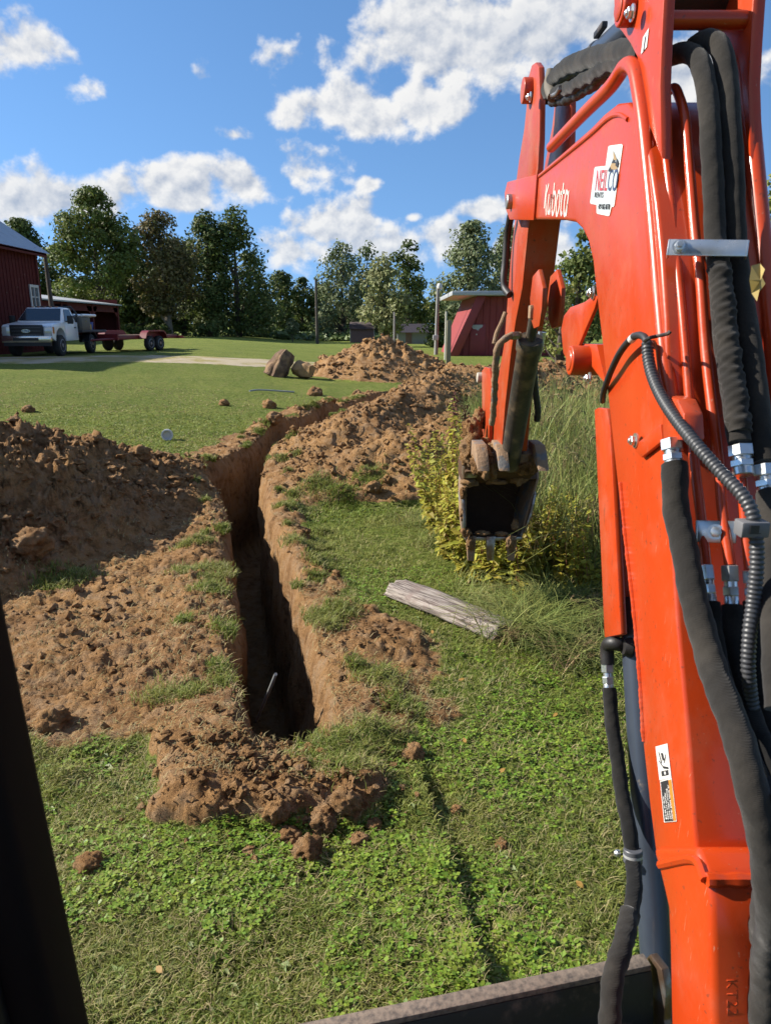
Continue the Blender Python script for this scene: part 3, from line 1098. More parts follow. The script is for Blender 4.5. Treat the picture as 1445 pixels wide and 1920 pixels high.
def fitting(a, b, r, name='hose_fitting', parent=EX):
    """hex union with crimped ferrule"""
    a, b = np.asarray(a), np.asarray(b)
    d = b - a
    L = np.linalg.norm(d)
    ob = MB()
    ob.lathe(tuple(a), tuple(d), [(0, r * .95), (.02 * L, r * 1.08), (.36 * L, r * 1.08), (.38 * L, r * .95)], 6)
    ob.lathe(tuple(a + d * .38), tuple(d), [(0, r * .80), (.12 * L, r * .80)], 20)
    ob.lathe(tuple(a + d * .50), tuple(d), [(0, r * .92), (.02 * L, r * .98), (.2 * L, r * .98), (.22 * L, r * .9)], 6)
    ob.lathe(tuple(a + d * .72), tuple(d), [(0, r * .82), (.03 * L, r * .88), (.25 * L, r * .88), (.28 * L, r * .8)], 20)
    return ob.build(name, ZINC, parent, sharp=25)


for (p, q, X, r) in (((1323, 1060), (1333, 1135), .66, .0135), ((1367, 1060), (1371, 1140), .695, .0165), ((1404, 1070), (1408, 1135), .735, .0135),
                     ((1387, 836), (1393, 892), .725, .024), ((1434, 872), (1440, 930), .77, .024), ((1258, 824), (1263, 880), .604, .0215)):
    fitting(at_x(*p, X), at_x(*q, X), r)
# junction block at the end of the left line, with its bracket and bolt
MB().prism_x(yz([(1238, 752), (1240, 826), (1283, 826), (1280, 775), (1268, 748), (1250, 742)], .606), .607, .648).build('line_block', ORANGE, EX, bevel=.006)
MB().prism_x(yz([(1183, 838), (1236, 795), (1240, 826), (1200, 858)], .606), .607, .619).build('block_bracket', ORANGE, EX, bevel=.003)
bolt(1189, 826, .604, .0105)

# sleeved hoses running down the back of the boom
sleeve([(1252, 108, .70), (1285, 98, .71), (1312, 118, .722), (1326, 190, .726), (1332, 264, .726), (1337, 380, .726), (1341, 449, .726), (1346, 500, .722), (1356, 620, .722), (1372, 740, .722), (1386, 830, .722)], .72, .0225, 'hydraulic_hose', SLEEVE, 11, .05, 130)
sleeve([(1300, 88, .74), (1328, 76, .75), (1350, 92, .765), (1362, 150, .772), (1368, 226, .772), (1374, 340, .772), (1378, 449, .772), (1384, 520, .772), (1402, 631, .772), (1420, 760, .772), (1433, 866, .772)], .77, .0235, 'hydraulic_hose', SLEEVE, 12, .035, 130)
MB().tube([at_x(1345, 500, .722) + np.array([0, -.006, 0]), at_x(1360, 640, .722) + np.array([0, -.006, 0]), at_x(1384, 810, .722) + np.array([0, -.006, 0])], .0235, 18, n=120,
          rf=lambda t, a, i: 1 + .07 * math.sin(i * .31 + 1.7 * math.sin(a) + 2 * math.sin(i * .11)) + .06 * math.sin(i * .53 + 2 * a + math.sin(i * .17) * 2) + .04 * math.sin(i * 1.1 - 3 * a)).build('hose_wrap', SLEEVE, EX, sharp=80)
sleeve([(1262, 870, .604), (1265, 900, .604), (1269, 970, .606), (1287, 1054, .608), (1309, 1162, .610), (1335, 1250, .615), (1367, 1340, .61), (1394, 1420, .61), (1416, 1510, .62), (1436, 1610, .64), (1446, 1720, .66), (1436, 1810, .69), (1430, 1920, .70)], .62, .0265, 'hydraulic_hose', SLEEVE, 13, .06, 170)
sleeve([(1333, 1130, .66), (1338, 1190, .655), (1360, 1290, .65), (1400, 1400, .66), (1450, 1520, .68)], .66, .017, 'hydraulic_hose', SLEEVE2, 14, .05, 70)
sleeve([(1371, 1135, .695), (1375, 1200, .69), (1392, 1290, .685), (1425, 1390, .69), (1470, 1500, .70)], .69, .020, 'hydraulic_hose', SLEEVE2, 15, .05, 70)
sleeve([(1408, 1130, .735), (1416, 1220, .72), (1440, 1330, .72), (1480, 1440, .73)], .73, .017, 'hydraulic_hose', SLEEVE2, 16, .05, 60)
sleeve([(1441, 925, .77), (1452, 1060, .74), (1452, 1200, .70), (1462, 1330, .68)], .73, .024, 'hydraulic_hose', SLEEVE, 17, .05, 60)
sleeve([(1470, 1480, .66), (1452, 1600, .68), (1440, 1720, .70), (1412, 1800, .72), (1398, 1850, .73), (1410, 1920, .74), (1430, 1990, .74)], .7, .030, 'hydraulic_hose', SLEEVE, 18, .08, 90)
sleeve([(1500, 1640, .70), (1470, 1760, .72), (1450, 1850, .74), (1440, 1960, .75)], .7, .030, 'hydraulic_hose', SLEEVE, 19, .08, 70)

# corrugated conduit with its thin pigtail and cable tie
pig = [(1129, 752, .640), (1131, 735, .615), (1143, 700, .600), (1160, 664, .594), (1178, 640, .590), (1193, 629, .588), (1207, 632, .588), (1214, 648, .588)]
MB().tube([at_x(a, b, c) for a, b, c in pig], .0085, 12, n=60).build('wire_loom', RUBBER, EX, sharp=80)
MB().tube([at_x(1183, 637, .5895), at_x(1188, 631, .5885)], .0098, 12).build('loom_tape', WHITE, EX)
con = [(1213, 640, .587), (1214, 668, .587), (1222, 704, .588), (1240, 745, .592), (1268, 788, .600), (1305, 834, .615), (1350, 885, .64), (1388, 925, .66), (1409, 962, .672), (1417, 1010, .68), (1417, 1070, .682), (1411, 1130, .68), (1404, 1190, .672), (1402, 1260, .672), (1412, 1340, .69), (1430, 1420, .70)]
MB().tube([at_x(a, b, c) for a, b, c in con], .0125, 14, n=420, rf=lambda t, a, i: 1.07 if (i // 2) % 2 else .92).build('corrugated_conduit', CONDUIT, EX, sharp=80)
MB().tube([at_x(1208, 640, .574), at_x(1216, 634, .572), at_x(1232, 630, .592), at_x(1250, 626, .596), at_x(1256, 621, .60)], .0042, 8, n=24).build('cable_tie', BLACKP, EX)

# clamps across the lines
def clamp_plate(pxa, pxb, X0, X1, hgt, name='line_clamp'):
    a, b = at_x(*pxa, X0), at_x(*pxb, X1)
    mid = (a + b) / 2
    d = Vector(b - a)
    ex = d.normalized()
    n_ = Vector((0, -.97, .24))
    n_ = (n_ - ex * n_.dot(ex)).normalized()
    ey = n_.cross(ex)
    L = d.length
    ob = MB()
    Mx = Matrix((ex, ey, n_)).transposed()
    ob.box(mid, (L * .96, hgt, .006), Mx)
    ob.box(Vector(mid) - ex * (L * .48) - n_ * .008, (.006, hgt, .022), Mx)
    ob.box(Vector(mid) + ex * (L * .48) - n_ * .008, (.006, hgt, .022), Mx)
    o_ = ob.build(name, ZINC, EX, bevel=.002)
    return o_, mid, n_, ex


o_, mid, n_, ex_ = clamp_plate((1250, 464), (1402, 466), .616, .766, .036)
bc = Vector(mid) - ex_ * .055 + n_ * .004
MB().lathe(bc, n_, [(0, .016), (.003, .016)], 20).lathe(bc + n_ * .003, n_, [(0, .0115), (.009, .0115), (.010, .009)], 6).lathe(bc + n_ * .013, n_, [(0, .006), (.005, .006)], 12).build('bolt', ZINC, EX, sharp=25)
o_, mid, n_, ex_ = clamp_plate((1304, 996), (1378, 998), .645, .712, .046)
bc = Vector(mid) + n_ * .004
MB().lathe(bc, n_, [(0, .016), (.003, .016)], 20).lathe(bc + n_ * .003, n_, [(0, .0115), (.009, .0115), (.010, .009)], 6).build('bolt', ZINC, EX, sharp=25)
o_, mid, n_, ex_ = clamp_plate((1425, 1000), (1470, 1000), .75, .80, .04)
zc_ = at_x(1408, 990, .672)
MB().box(tuple(zc_), (.052, .034, .030)).build('plastic_clip', mat('grey_plastic', (.17, .17, .18), .5, var=.1), EX, bevel=.004)
MB().box(tuple(zc_ + np.array([-.004, -.018, .002])), (.016, .003, .016)).build('clip_latch', DARKP, EX)

# side plate, pin boss and bolts at the elbow
MB().prism_x(yz([(1112, 553), (1095, 566), (1068, 576), (1056, 592), (1051, 618), (1055, 662), (1063, 678), (1078, 674), (1085, 645), (1099, 612), (1113, 580), (1120, 556)], .645), .645, .657).build('guard_plate', ORANGE, EX, bevel=.003)
MB().prism_x(yz([(1060, 676), (1076, 672), (1083, 644), (1118, 646), (1135, 720), (1118, 700), (1095, 668)], .66), .66, .80).build('lug', ORANGE, EX, bevel=.006)
bolt(1110, 549, .640, .012)
pb = at_x(1098, 676, .655)
MB().lathe((.600, pb[1], pb[2]), (1, 0, 0), [(0, .044), (.003, .048), (.16, .048)], 28).build('pin_boss', ORANGE, EX, bevel=.002)
MB().lathe((.5965, pb[1], pb[2]), (1, 0, 0), [(0, .030), (.003, .033), (.02, .033)], 24).build('cylinder_pin', ORANGE2, EX)
bolt(1103, 709, .604, .010)

# boom cylinder in front of the boom with its orange guard
B0, B1 = at_x(1187, 1120, .745), at_x(1243, 2010, .745)
MB().cyl(B0, B1, .043, 28).build('boom_cylinder', GUNMETAL, EX)
MB().lathe(tuple(at_x(1187, 1145, .745)), tuple(B1 - B0), [(0, .046), (.004, .049), (.05, .049), (.054, .046)], 28).build('gland_nut', GUNMETAL, EX)
guard_px = [(1113, 768), (1120, 764), (1136, 766), (1142, 800), (1163, 1190), (1132, 1196), (1124, 1010)]
MB().prism_x(yz(guard_px, .665), .665, .685).build('cylinder_guard', ORANGE, EX, bevel=.005)
gq = yz(guard_px, .665)
MB().prism_x([(gq[0][0] + .004, gq[0][1]), (gq[0][0] + .022, gq[0][1]), (gq[5][0] + .022, gq[5][1]), (gq[5][0] + .004, gq[5][1])], .690, .83).build('cylinder_guard', ORANGE, EX, bevel=.004)
el0 = at_x(1183, 1216, .735)
MB().tube([el0, at_x(1160, 1208, .690), at_x(1146, 1206, .672), at_x(1138, 1214, .668), at_x(1138, 1245, .668)], .021, 16, n=26).build('port_elbow', BLACKP, EX, sharp=70)
MB().lathe(tuple(at_x(1180, 1214, .715)), (-1, 0, .1), [(0, .030), (.012, .026), (.02, .022)], 20).build('port_boss', BLACKP, EX)
fitting(at_x(1138, 1238, .668), at_x(1141, 1300, .668), .018)
sleeve([(1141, 1290, .668), (1146, 1345, .668), (1156, 1420, .668), (1168, 1500, .668), (1179, 1560, .668), (1186, 1610, .668), (1188, 1660, .650), (1180, 1720, .615), (1160, 1790, .560), (1146, 1850, .528), (1140, 1930, .508), (1138, 2000, .50)], .668, .0205, 'hydraulic_hose', SLEEVE2, 21, .07, 150)
sleeve([(1182, 1712, .621), (1162, 1785, .562), (1147, 1850, .527), (1140, 1930, .507), (1138, 1990, .50)], .665, .0245, 'hose_cover', SLEEVE, 22, .10, 60)
hc = at_x(1186, 1608, .668)
MB().lathe(tuple(hc + np.array([.0, .006, .022])), (0, -.22, -.97), [(0, .0235), (.002, .025), (.034, .025), (.036, .0235)], 24).build('hose_clamp', mat('clamp_rubber', (.10, .105, .12), .45, var=.1), EX)
MB().lathe(tuple(hc + np.array([0, .003, .009])), (0, -.22, -.97), [(0, .0255), (.007, .0255)], 24).build('clamp_band', mat('clamp_band', (.5, .5, .5), .4, .5), EX)
MB().lathe(tuple(at_x(1161, 1600, .65)), (-1, 0, 0), [(0, .010), (.010, .010), (.015, .006)], 12).build('bolt', ZINC, EX)

# ------------------------------------------------------------------ arm
AX0, AX1 = .668, .818
arm_px = [(975, 330), (966, 400), (957, 480), (951, 560), (945, 641), (928, 740), (918, 840), (939, 846), (946, 760), (957, 660), (966, 600), (978, 540), (984, 480), (990, 420), (998, 380), (1004, 330)]
arm = MB().prism_x(yz(arm_px, AX0), AX0, AX1).build('arm', ORANGE2, EX, bevel=.006)
plate_px = [(998, 122), (1005, 117), (1011, 126), (1013, 180), (1012, 260), (1009, 318), (1004, 345), (968, 345), (974, 300), (984, 240), (988, 200), (990, 150)]
for x0, x1 in ((AX0 - .004, AX0 + .022), (AX1 - .022, AX1 + .004)):
    MB().prism_x(yz(plate_px, AX0), x0, x1).build('arm_end_plate', ORANGE2, arm, bevel=.004)
ab = at_x(997, 170, AX0)
MB().lathe((AX0 - .045, ab[1], ab[2]), (1, 0, 0), [(0, .050), (.003, .054), (.045, .054)], 26).build('pin_boss', ORANGE2, arm, bevel=.002)
MB().cyl((AX0 - .04, ab[1], ab[2]), (AX1 + .03, ab[1], ab[2]), .030, 20).build('arm_pin', STEEL, arm)
bolt(993, 182, AX0 - .046, .012, parent=arm)
# clevis ears for the thumb cylinder
for x0, x1 in ((.692, .712), (.775, .795)):
    MB().prism_x(yz([(1012, 505), (1001, 518), (996, 560), (998, 600), (1003, 616), (1013, 612), (1018, 580), (1020, 540)], .70), x0, x1).build('clevis_ear', ORANGE2, arm, bevel=.003)
# thumb cylinder down the near side of the arm
T0, T1 = at_x(1002, 588, .755), at_x(957, 850, .745)
T0 = at_d(1000, 600, 3.42)
T1 = at_d(958, 852, 4.12)
dT = T1 - T0
tb = T0 + dT * .12
MB().lathe(tuple(tb), tuple(dT), [(0, .060), (.02, .066), (.06, .066), (.07, .058), (.45, .058), (.9, .056)], 26).build('thumb_cylinder', MUDDYST, arm, sharp=50)
MB().tube([T0 - dT * .02 + np.array([0, -.01, .02]), T0 + dT * .05, T0 + dT * .16], .026, 12, n=10).build('cylinder_eye', MUDDYST, arm)
e0 = at_d(1001, 585, 3.36)
MB().box(tuple(e0), (.050, .05, .062)).build('cylinder_lug', MUDST, arm, bevel=.006)
# hoses on the thumb cylinder
MB().tube([at_d(975, 628, 3.50), at_d(955, 631, 3.48), at_d(940, 640, 3.48), at_d(931, 660, 3.50), at_d(928, 700, 3.6), at_d(926, 750, 3.78), at_d(922, 795, 3.9)], .017, 12, n=60, rf=lambda t, a, i: 1 + .12 * math.sin(i * .7 + a) + .08 * math.sin(i * 1.9)).build('hose_line', MUDST, arm)
MB().tube([at_d(970, 629, 3.49), at_d(958, 630, 3.48)], .021, 6).build('hose_fitting', STEEL, arm)
MB().tube([at_d(947, 586, 3.62), at_d(940, 605, 3.62), at_d(931, 624, 3.62), at_d(926, 645, 3.62)], .012, 10, n=16).build('hose_fitting', MUDST, arm)
MB().tube([at_d(1016, 622, 3.62), at_d(1011, 650, 3.66), at_d(1006, 668, 3.72), at_d(1001, 690, 3.78), at_d(1003, 730, 3.9), at_d(1008, 770, 4.0), at_d(1006, 788, 4.05)], .018, 12, n=70, rf=lambda t, a, i: 1.05 if (i // 2) % 2 else .95).build('hose_line', RUBBER, arm)
MB().tube([at_d(1016, 622, 3.62), at_d(1010, 652, 3.66), at_d(1005, 672, 3.72)], .021, 8, n=10).build('hose_fitting', ZINC, arm)
# hose along the far side of the arm, from the boom tip
MB().tube([at_d(957, 405, 3.6), at_d(951, 440, 3.7), at_d(947, 490, 3.75), at_d(944, 520, 3.76), at_d(946, 540, 3.76), at_d(955, 553, 3.72)], .019, 12, n=40).build('hose_line', RUBBER, arm)
# bucket link
MB().prism_x(yz([(905, 695), (910, 688), (919, 690), (923, 720), (918, 830), (906, 830)], .648), .640, .662).build('bucket_link', ORANGE2, arm, bevel=.004)
lp = at_x(902, 708, .64)
MB().lathe((.610, lp[1], lp[2]), (1, 0, 0), [(0, .030), (.004, .034), (.05, .034)], 20).build('link_pin', mat('grease_white', (.5, .45, .36), .6, var=.2), arm)

# ------------------------------------------------------------------ thumb
th = MB()
thumb_edge = [at_d(x, y, 4.02) for x, y in ((895, 842), (1018, 838))]
c0, c1 = at_d(892, 852, 4.20), at_d(1016, 846, 4.20)
up = np.array([0, .10, .02])
th.hexa([tuple(c0 + np.array([0, -.05, -.075])), tuple(c1 + np.array([0, -.05, -.075])), tuple(c1 + up + np.array([0, .1, -.04])), tuple(c0 + up + np.array([0, .1, -.04]))],
        [tuple(c0 + np.array([0, -.06, .0])), tuple(c1 + np.array([0, -.06, .0])), tuple(c1 + up + np.array([0, .1, .02])), tuple(c0 + up + np.array([0, .1, .02]))])
thumb = th.build('thumb', MUDST, EX, bevel=.006)
for (px, wpx) in ((900, 11), (938, 10), (1009, 10)):
    hw = wpx / F * 4.1
    base = at_d(px, 842, 4.12)
    tip = at_d(px + 2, 884, 3.98)
    X = base[0]
    pts = [(base[1] + .16, base[2] + .03), (base[1] - .02, base[2] + .03), (base[1] - .09, base[2] - .01), (tip[1], tip[2]), (tip[1] + .05, tip[2] + .015), (base[1] + .02, base[2] - .06), (base[1] + .16, base[2] - .07)]
    MB().prism_x(pts, X - hw, X + hw).build('thumb_tine', MUDST, thumb, bevel=.006)

# ------------------------------------------------------------------ bucket
BX0, BX1 = .548, .905
bmud = []
fy, fz = at_d(912, 905, 4.85)[1:], None
top = at_d(912, 902, 4.80)
bot = at_d(912, 1002, 4.82)
shell = [(bot[1] - .02, bot[2] - .01), (bot[1] + .12, bot[2] - .045), (bot[1] + .27, bot[2] - .01), (bot[1] + .38, bot[2] + .10), (bot[1] + .42, bot[2] + .24), (bot[1] + .36, bot[2] + .37), (bot[1] + .22, bot[2] + .45), (top[1] + .06, top[2] + .06), (top[1] - .02, top[2] + .02)]
S = catmull([(0, a, b) for a, b in shell], 26)[:, 1:]
cenS = S.mean(0)
inner = S + (cenS - S) / np.linalg.norm(cenS - S, axis=1)[:, None] * .016
bm_ = MB()
nS = len(S)
Vb = [(x, p[0], p[1]) for x in (BX0, BX1) for ring in (S, inner) for p in ring]
def ix(x, r, i):
    return x * 2 * nS + r * nS + i
Fb = []
for i in range(nS - 1):
    Fb += [(ix(0, 0, i), ix(0, 0, i + 1), ix(1, 0, i + 1), ix(1, 0, i)), (ix(0, 1, i), ix(1, 1, i), ix(1, 1, i + 1), ix(0, 1, i + 1)),
           (ix(0, 0, i), ix(0, 1, i), ix(0, 1, i + 1), ix(0, 0, i + 1)), (ix(1, 0, i), ix(1, 0, i + 1), ix(1, 1, i + 1), ix(1, 1, i))]
for i in (0, nS - 1):
    Fb.append((ix(0, 0, i), ix(1, 0, i), ix(1, 1, i), ix(0, 1, i)))
bm_.add(Vb, Fb)
BZ0, BZ1 = bot[2] - .05, top[2] + .06


def bflare(ob):
    f = lambda z: (z - BZ0) / (BZ1 - BZ0)
    ob.v = [((x + max(0, f(z)) ** 1.3 * .125) if x > .74 else x - max(0, f(z)) * .01, y, z) for x, y, z in ob.v]
    return ob


bflare(bm_)
bucket = bm_.build('bucket', MUDIN, EX)
side = [tuple(p) for p in S]
for x0, x1 in ((BX0 - .014, BX0 + .002), (BX1 - .002, BX1 + .014)):
    bflare(MB().prism_x(side, x0, x1)).build('bucket_side', MUDST, bucket, bevel=.003)
for xx in (BX0 - .02, BX1 + .02):
    bflare(MB().prism_x([(bot[1] - .04, bot[2] + .02), (bot[1] - .04, bot[2] + .15), (top[1] - .05, top[2] - .08), (top[1] + .02, top[2] - .06), (bot[1] + .05, bot[2] + .02)], xx - .008, xx + .008)).build('side_cutter', STEEL, bucket, bevel=.003)
MB().prism_x([(bot[1] - .05, bot[2] - .028), (bot[1] - .05, bot[2] - .004), (bot[1] + .10, bot[2] - .018), (bot[1] + .10, bot[2] - .05)], BX0 - .012, BX1 + .012).build('cutting_edge', STEEL, bucket, bevel=.003)
for X in (.575, .705, .845):
    MB().hexa([(X - .022, bot[1] - .075, bot[2] - .165), (X + .022, bot[1] - .075, bot[2] - .165), (X + .024, bot[1] - .055, bot[2] - .160), (X - .024, bot[1] - .055, bot[2] - .160)],
              [(X - .032, bot[1] - .065, bot[2] + .005), (X + .032, bot[1] - .065, bot[2] + .005), (X + .030, bot[1] + .02, bot[2] - .01), (X - .030, bot[1] + .02, bot[2] - .01)]).build('tooth', MUDST if X != .705 else STEEL, bucket, bevel=.005)
# shell between thumb and bucket mouth, and mud packed on the edges
q0, q1 = at_d(872, 884, 4.35), at_d(1012, 882, 4.35)
r0, r1 = at_d(866, 906, 4.72), at_d(986, 906, 4.72)
MB().hexa([tuple(r0), tuple(r1), tuple(r1 + np.array([0, .3, 0])), tuple(r0 + np.array([0, .3, 0]))], [tuple(q0), tuple(q1), tuple(q1 + np.array([0, .45, .02])), tuple(q0 + np.array([0, .45, .02]))]).build('bucket_neck', MUDIN, bucket, bevel=.012)
for k, (px, py, dep, rr_, sq) in enumerate(((868, 925, 4.78, .032, (.7, 1, 1.8)), (867, 965, 4.78, .028, (.7, 1, 1.6)), (880, 905, 4.6, .045, (1.3, 1, .6)), (930, 903, 4.6, .04, (1.6, 1, .5)), (972, 900, 4.6, .045, (1.2, 1, .7)), (965, 985, 4.80, .030, (.8, 1, 1.4)), (905, 999, 4.78, .030, (1.5, 1, .5)), (940, 1001, 4.78, .028, (1.4, 1, .6)), (873, 998, 4.78, .034, (1.0, 1, .9)), (955, 1018, 4.74, .028, (.8, .8, 1.5)), (880, 1018, 4.74, .026, (.8, .8, 1.6)))):
    bmud.append((px, py, dep, rr_, sq))
# ears joining bucket and arm
for X in (.640, .830):
    MB().prism_x([(top[1] + .02, top[2] + .05), (top[1] + .32, top[2] + .10), (top[1] + .24, top[2] + .30), (top[1] + .08, top[2] + .34), (top[1] - .02, top[2] + .22)], X - .012, X + .012).build('bucket_ear', MUDST, bucket, bevel=.004)
cc = at_d(880, 878, 4.45)
MB().box(tuple(cc), (.085, .10, .11)).build('coupler', STEEL, bucket, bevel=.012)


def blob(c, r, sub=3, seed=0, amp=.35, fr=2.2, sq=(1, 1, 1)):
    bm = bmesh.new()
    bmesh.ops.create_icosphere(bm, subdivisions=sub, radius=1.0)
    V = np.array([v.co[:] for v in bm.verts])
    Fc = np.array([[v.index for v in f.verts] for f in bm.faces])
    bm.free()
    s = fbm(V[:, 0] * fr + seed * 3.1, V[:, 1] * fr, V[:, 2] * fr, 4, seed, .6)
    s2 = fbm(V[:, 0] * fr * 3 + seed, V[:, 1] * fr * 3, V[:, 2] * fr * 3, 4, seed + 9, .7)
    V = V * (1 + amp * s + amp * .42 * s2 - amp * .25 * np.abs(s))[:, None] * np.array(sq) * r + np.array(c)
    return V, Fc


for k, (px, py, dep, r, sq) in enumerate(((890, 845, 4.35, .085, (1.1, .9, 1.2)), (905, 868, 4.2, .075, (1.0, .9, 1.1)), (884, 812, 4.5, .06, (1, 1, 1.5)), (915, 880, 4.12, .05, (1, 1, 1.3)), (898, 786, 4.6, .042, (1, 1, 1.5)), (1000, 868, 4.15, .045, (.8, 1, 1.2)), (960, 874, 4.2, .055, (2.2, 1, .55)), (925, 842, 4.25, .05, (1.5, 1, .7)), (980, 880, 4.22, .04, (1.2, 1, .8)), (876, 856, 4.4, .06, (.8, 1, 1.3)))):
    V, Fc = blob(at_d(px, py, dep), r, 4, k + 3, .7, 1.9, sq)
    link('mud', np_mesh('mud', V, None, Fc, True), SOIL, thumb)
for k, (px, py, dep, rr_, sq) in enumerate(bmud):
    V, Fc = blob(at_d(px, py, dep), rr_, 3, k + 140, .8, 2.0, sq)
    link('mud', np_mesh('mud', V, None, Fc, True), SOIL, bucket)
for k, X in enumerate((.575, .845)):
    V, Fc = blob((X, bot[1] - .045, bot[2] - .06), .045, 2, 40 + k, .5, 2, (.8, .8, 1.6))
    link('mud', np_mesh('mud', V, None, Fc, True), SOIL, bucket)

# ------------------------------------------------------------------ dozer blade, deck and cab post
b0, b1 = at_z(560, 1918, .38), at_z(1185, 1790, .38)
_s = (b1 - b0) / np.linalg.norm(b1 - b0)
b0, b1 = b0 + np.array([_s[1], -_s[0], 0]) * .055, b1 + np.array([_s[1], -_s[0], 0]) * .055
bd = (b1 - b0) / np.linalg.norm(b1 - b0)
bn = np.array([bd[1], -bd[0], 0])                      # toward the machine
L0, L1 = b0 - bd * 1.05, b1 + bd * .02
bl = MB()
prof = [(0.0, .38), (.012, .345), (.028, .26), (.030, .17), (.018, .09), (-.01, .03), (-.04, .03), (-.025, .10), (-.012, .18), (-.014, .27), (-.03, .36), (-.042, .38)]
for q in range(len(prof)):
    pass
V = [tuple(P + bn * a + np.array([0, 0, z - P[2]])) for P in (L0, L1) for a, z in prof]
n_ = len(prof)
bl.add(V, [tuple(range(n_)), tuple(range(n_, 2 * n_))[::-1]] + [(i, (i + 1) % n_, n_ + (i + 1) % n_, n_ + i) for i in range(n_)])
blade = bl.build('dozer_blade', BLACKP, EX)
rim = MB()
Mr = Matrix((Vector(bd), Vector((-bd[1], bd[0], 0)), Vector((0, 0, 1)))).transposed()
rc = (L0 + L1) / 2 - bn * .021
rim.box((rc[0], rc[1], .388), (np.linalg.norm(L1 - L0), .038, .018), Mr)
rim.build('blade_rim', RUSTTOP, blade, bevel=.003)
MB().cyl(tuple(L0 + bn * .10 + np.array([0, 0, -.20])), tuple(L1 + bn * .10 + np.array([0, 0, -.20])), .052, 18).build('blade_tube', BLACKP, blade)
ec = L1 + bd * .012
MB().prism([tuple(ec + bn * a + np.array([0, 0, z - .38])) for a, z in ((-.06, .02), (-.05, .36), (-.03, .40), (.02, .405), (.045, .36), (.05, .28), (.09, .22), (.16, .18), (.16, .04))], tuple(bd * .022)).build('blade_end_plate', STEEL, blade, bevel=.003)
MB().box((-.62, .58, .665), (1.0, .92, .05)).build('deck', CABBLACK, EX, bevel=.01)
MB().hexa([(-.50, .70, .69), (-.394, .70, .69), (-.394, .79, .69), (-.50, .79, .69)], [(-.61, .70, 2.75), (-.510, .70, 2.75), (-.510, .79, 2.75), (-.61, .79, 2.75)]).build('cab_post', CABBLACK, EX, bevel=.018, seg=3)
MB().tube([(-.455, .695, .70), (-.515, .695, 1.6), (-.585, .695, 2.7)], .014, 12, n=20).build('post_trim', mat('post_trim', (.016, .010, .009), .5), EX)
MB().box((-.12, -.15, 2.79), (1.25, 1.95, .08)).build('unseen_canopy', CABBLACK, EX, bevel=.03)  # roof above the view, added to keep the cab post in shade
for xx in (-.69, .45):  # unseen rear posts, added to carry that roof
    MB().box((xx, -1.02, 1.75), (.09, .09, 2.1)).build('cab_post', CABBLACK, EX, bevel=.015)
MB().box((-.30, -.62, .95), (1.4, .8, .60)).build('engine_cover', ORANGE, EX, bevel=.05)

# ------------------------------------------------------------------ lettering and stickers on the boom
def face_axes(pa, pb, X):
    a, b = at_x(*pa, X), at_x(*pb, X)
    e = (b - a) / np.linalg.norm(b - a)
    u = np.cross(e, np.array([1.0, 0, 0]))
    if u[2] < 0:
        u = -u
    return a, e, u, np.linalg.norm(b - a)


XF = XL - .0012
a, e, u, L = face_axes((1019, 397), (1071, 400), XF)
WORD = mat('white_lettering', (.82, .72, .64), .5, var=.08)
# stroke lettering drawn as narrow plates
def stroke(pts, wd, name, m, parent, o, e, u):
    P = [o + e * p[0] + u * p[1] for p in pts]
    P = catmull(P, max(2, 6 * (len(P) - 1))) if len(P) > 2 else np.array(P)
    ob = MB()
    nrm = np.cross(e, u)
    V, Fc = [], []
    T = np.gradient(P, axis=0)
    T /= np.linalg.norm(T, axis=1)[:, None]
    for k in range(len(P)):
        sd = np.cross(nrm, T[k]) * wd / 2
        V += [P[k] - sd, P[k] + sd]
        if k:
            Fc.append((2 * k - 2, 2 * k - 1, 2 * k + 1, 2 * k))
    return V, Fc


def strokes(list_, wd, name, m, parent, o, e, u):
    ob = MB()
    for pts in list_:
        V, Fc = stroke(pts, wd, name, m, parent, o, e, u)
        ob.add(V, Fc)
    return ob.build(name, m, parent, smooth=False)


h_ = .098
K = L / 6.0
letters = [
    [(.00, .012), (.10, h_ * .98)], [(.66 * 1, h_ * 1.0), (.20, .052), (.62, -.012)],                      # K
    [(.92, .062), (.86, .02), (1.05, -.004), (1.35, .012), (1.50, .062)], [(1.50, .062), (1.42, -.010)],   # u
    [(1.95, h_ * 1.02), (1.86, .010)], [(1.88, .045), (2.12, .068), (2.46, .052), (2.42, .012), (2.15, -.008), (1.88, .008)],  # b
    [(2.95, .064), (2.75, .036), (2.88, .0), (3.15, -.008), (3.42, .022), (3.36, .056), (3.12, .070), (2.92, .062)],           # o
    [(3.92, h_ * .98), (3.80, .025), (3.95, -.006), (4.12, .002)], [(3.55, .064), (4.30, .068)],                         # t
    [(4.90, .060), (4.60, .068), (4.42, .036), (4.50, .002), (4.78, -.006), (4.98, .030)], [(5.06, .070), (4.98, -.010)]]      # a
letters = [[(q[0] * K, q[1]) for q in s] for s in letters]
strokes(letters, .0125, 'lettering', WORD, boom, a, e, u)

# rental sticker
def patch(pts, X, name, m, parent, th=.0006):
    return MB().prism([tuple(at_x(*p, X)) for p in pts], (-th, 0, 0)).build(name, m, parent, smooth=False)


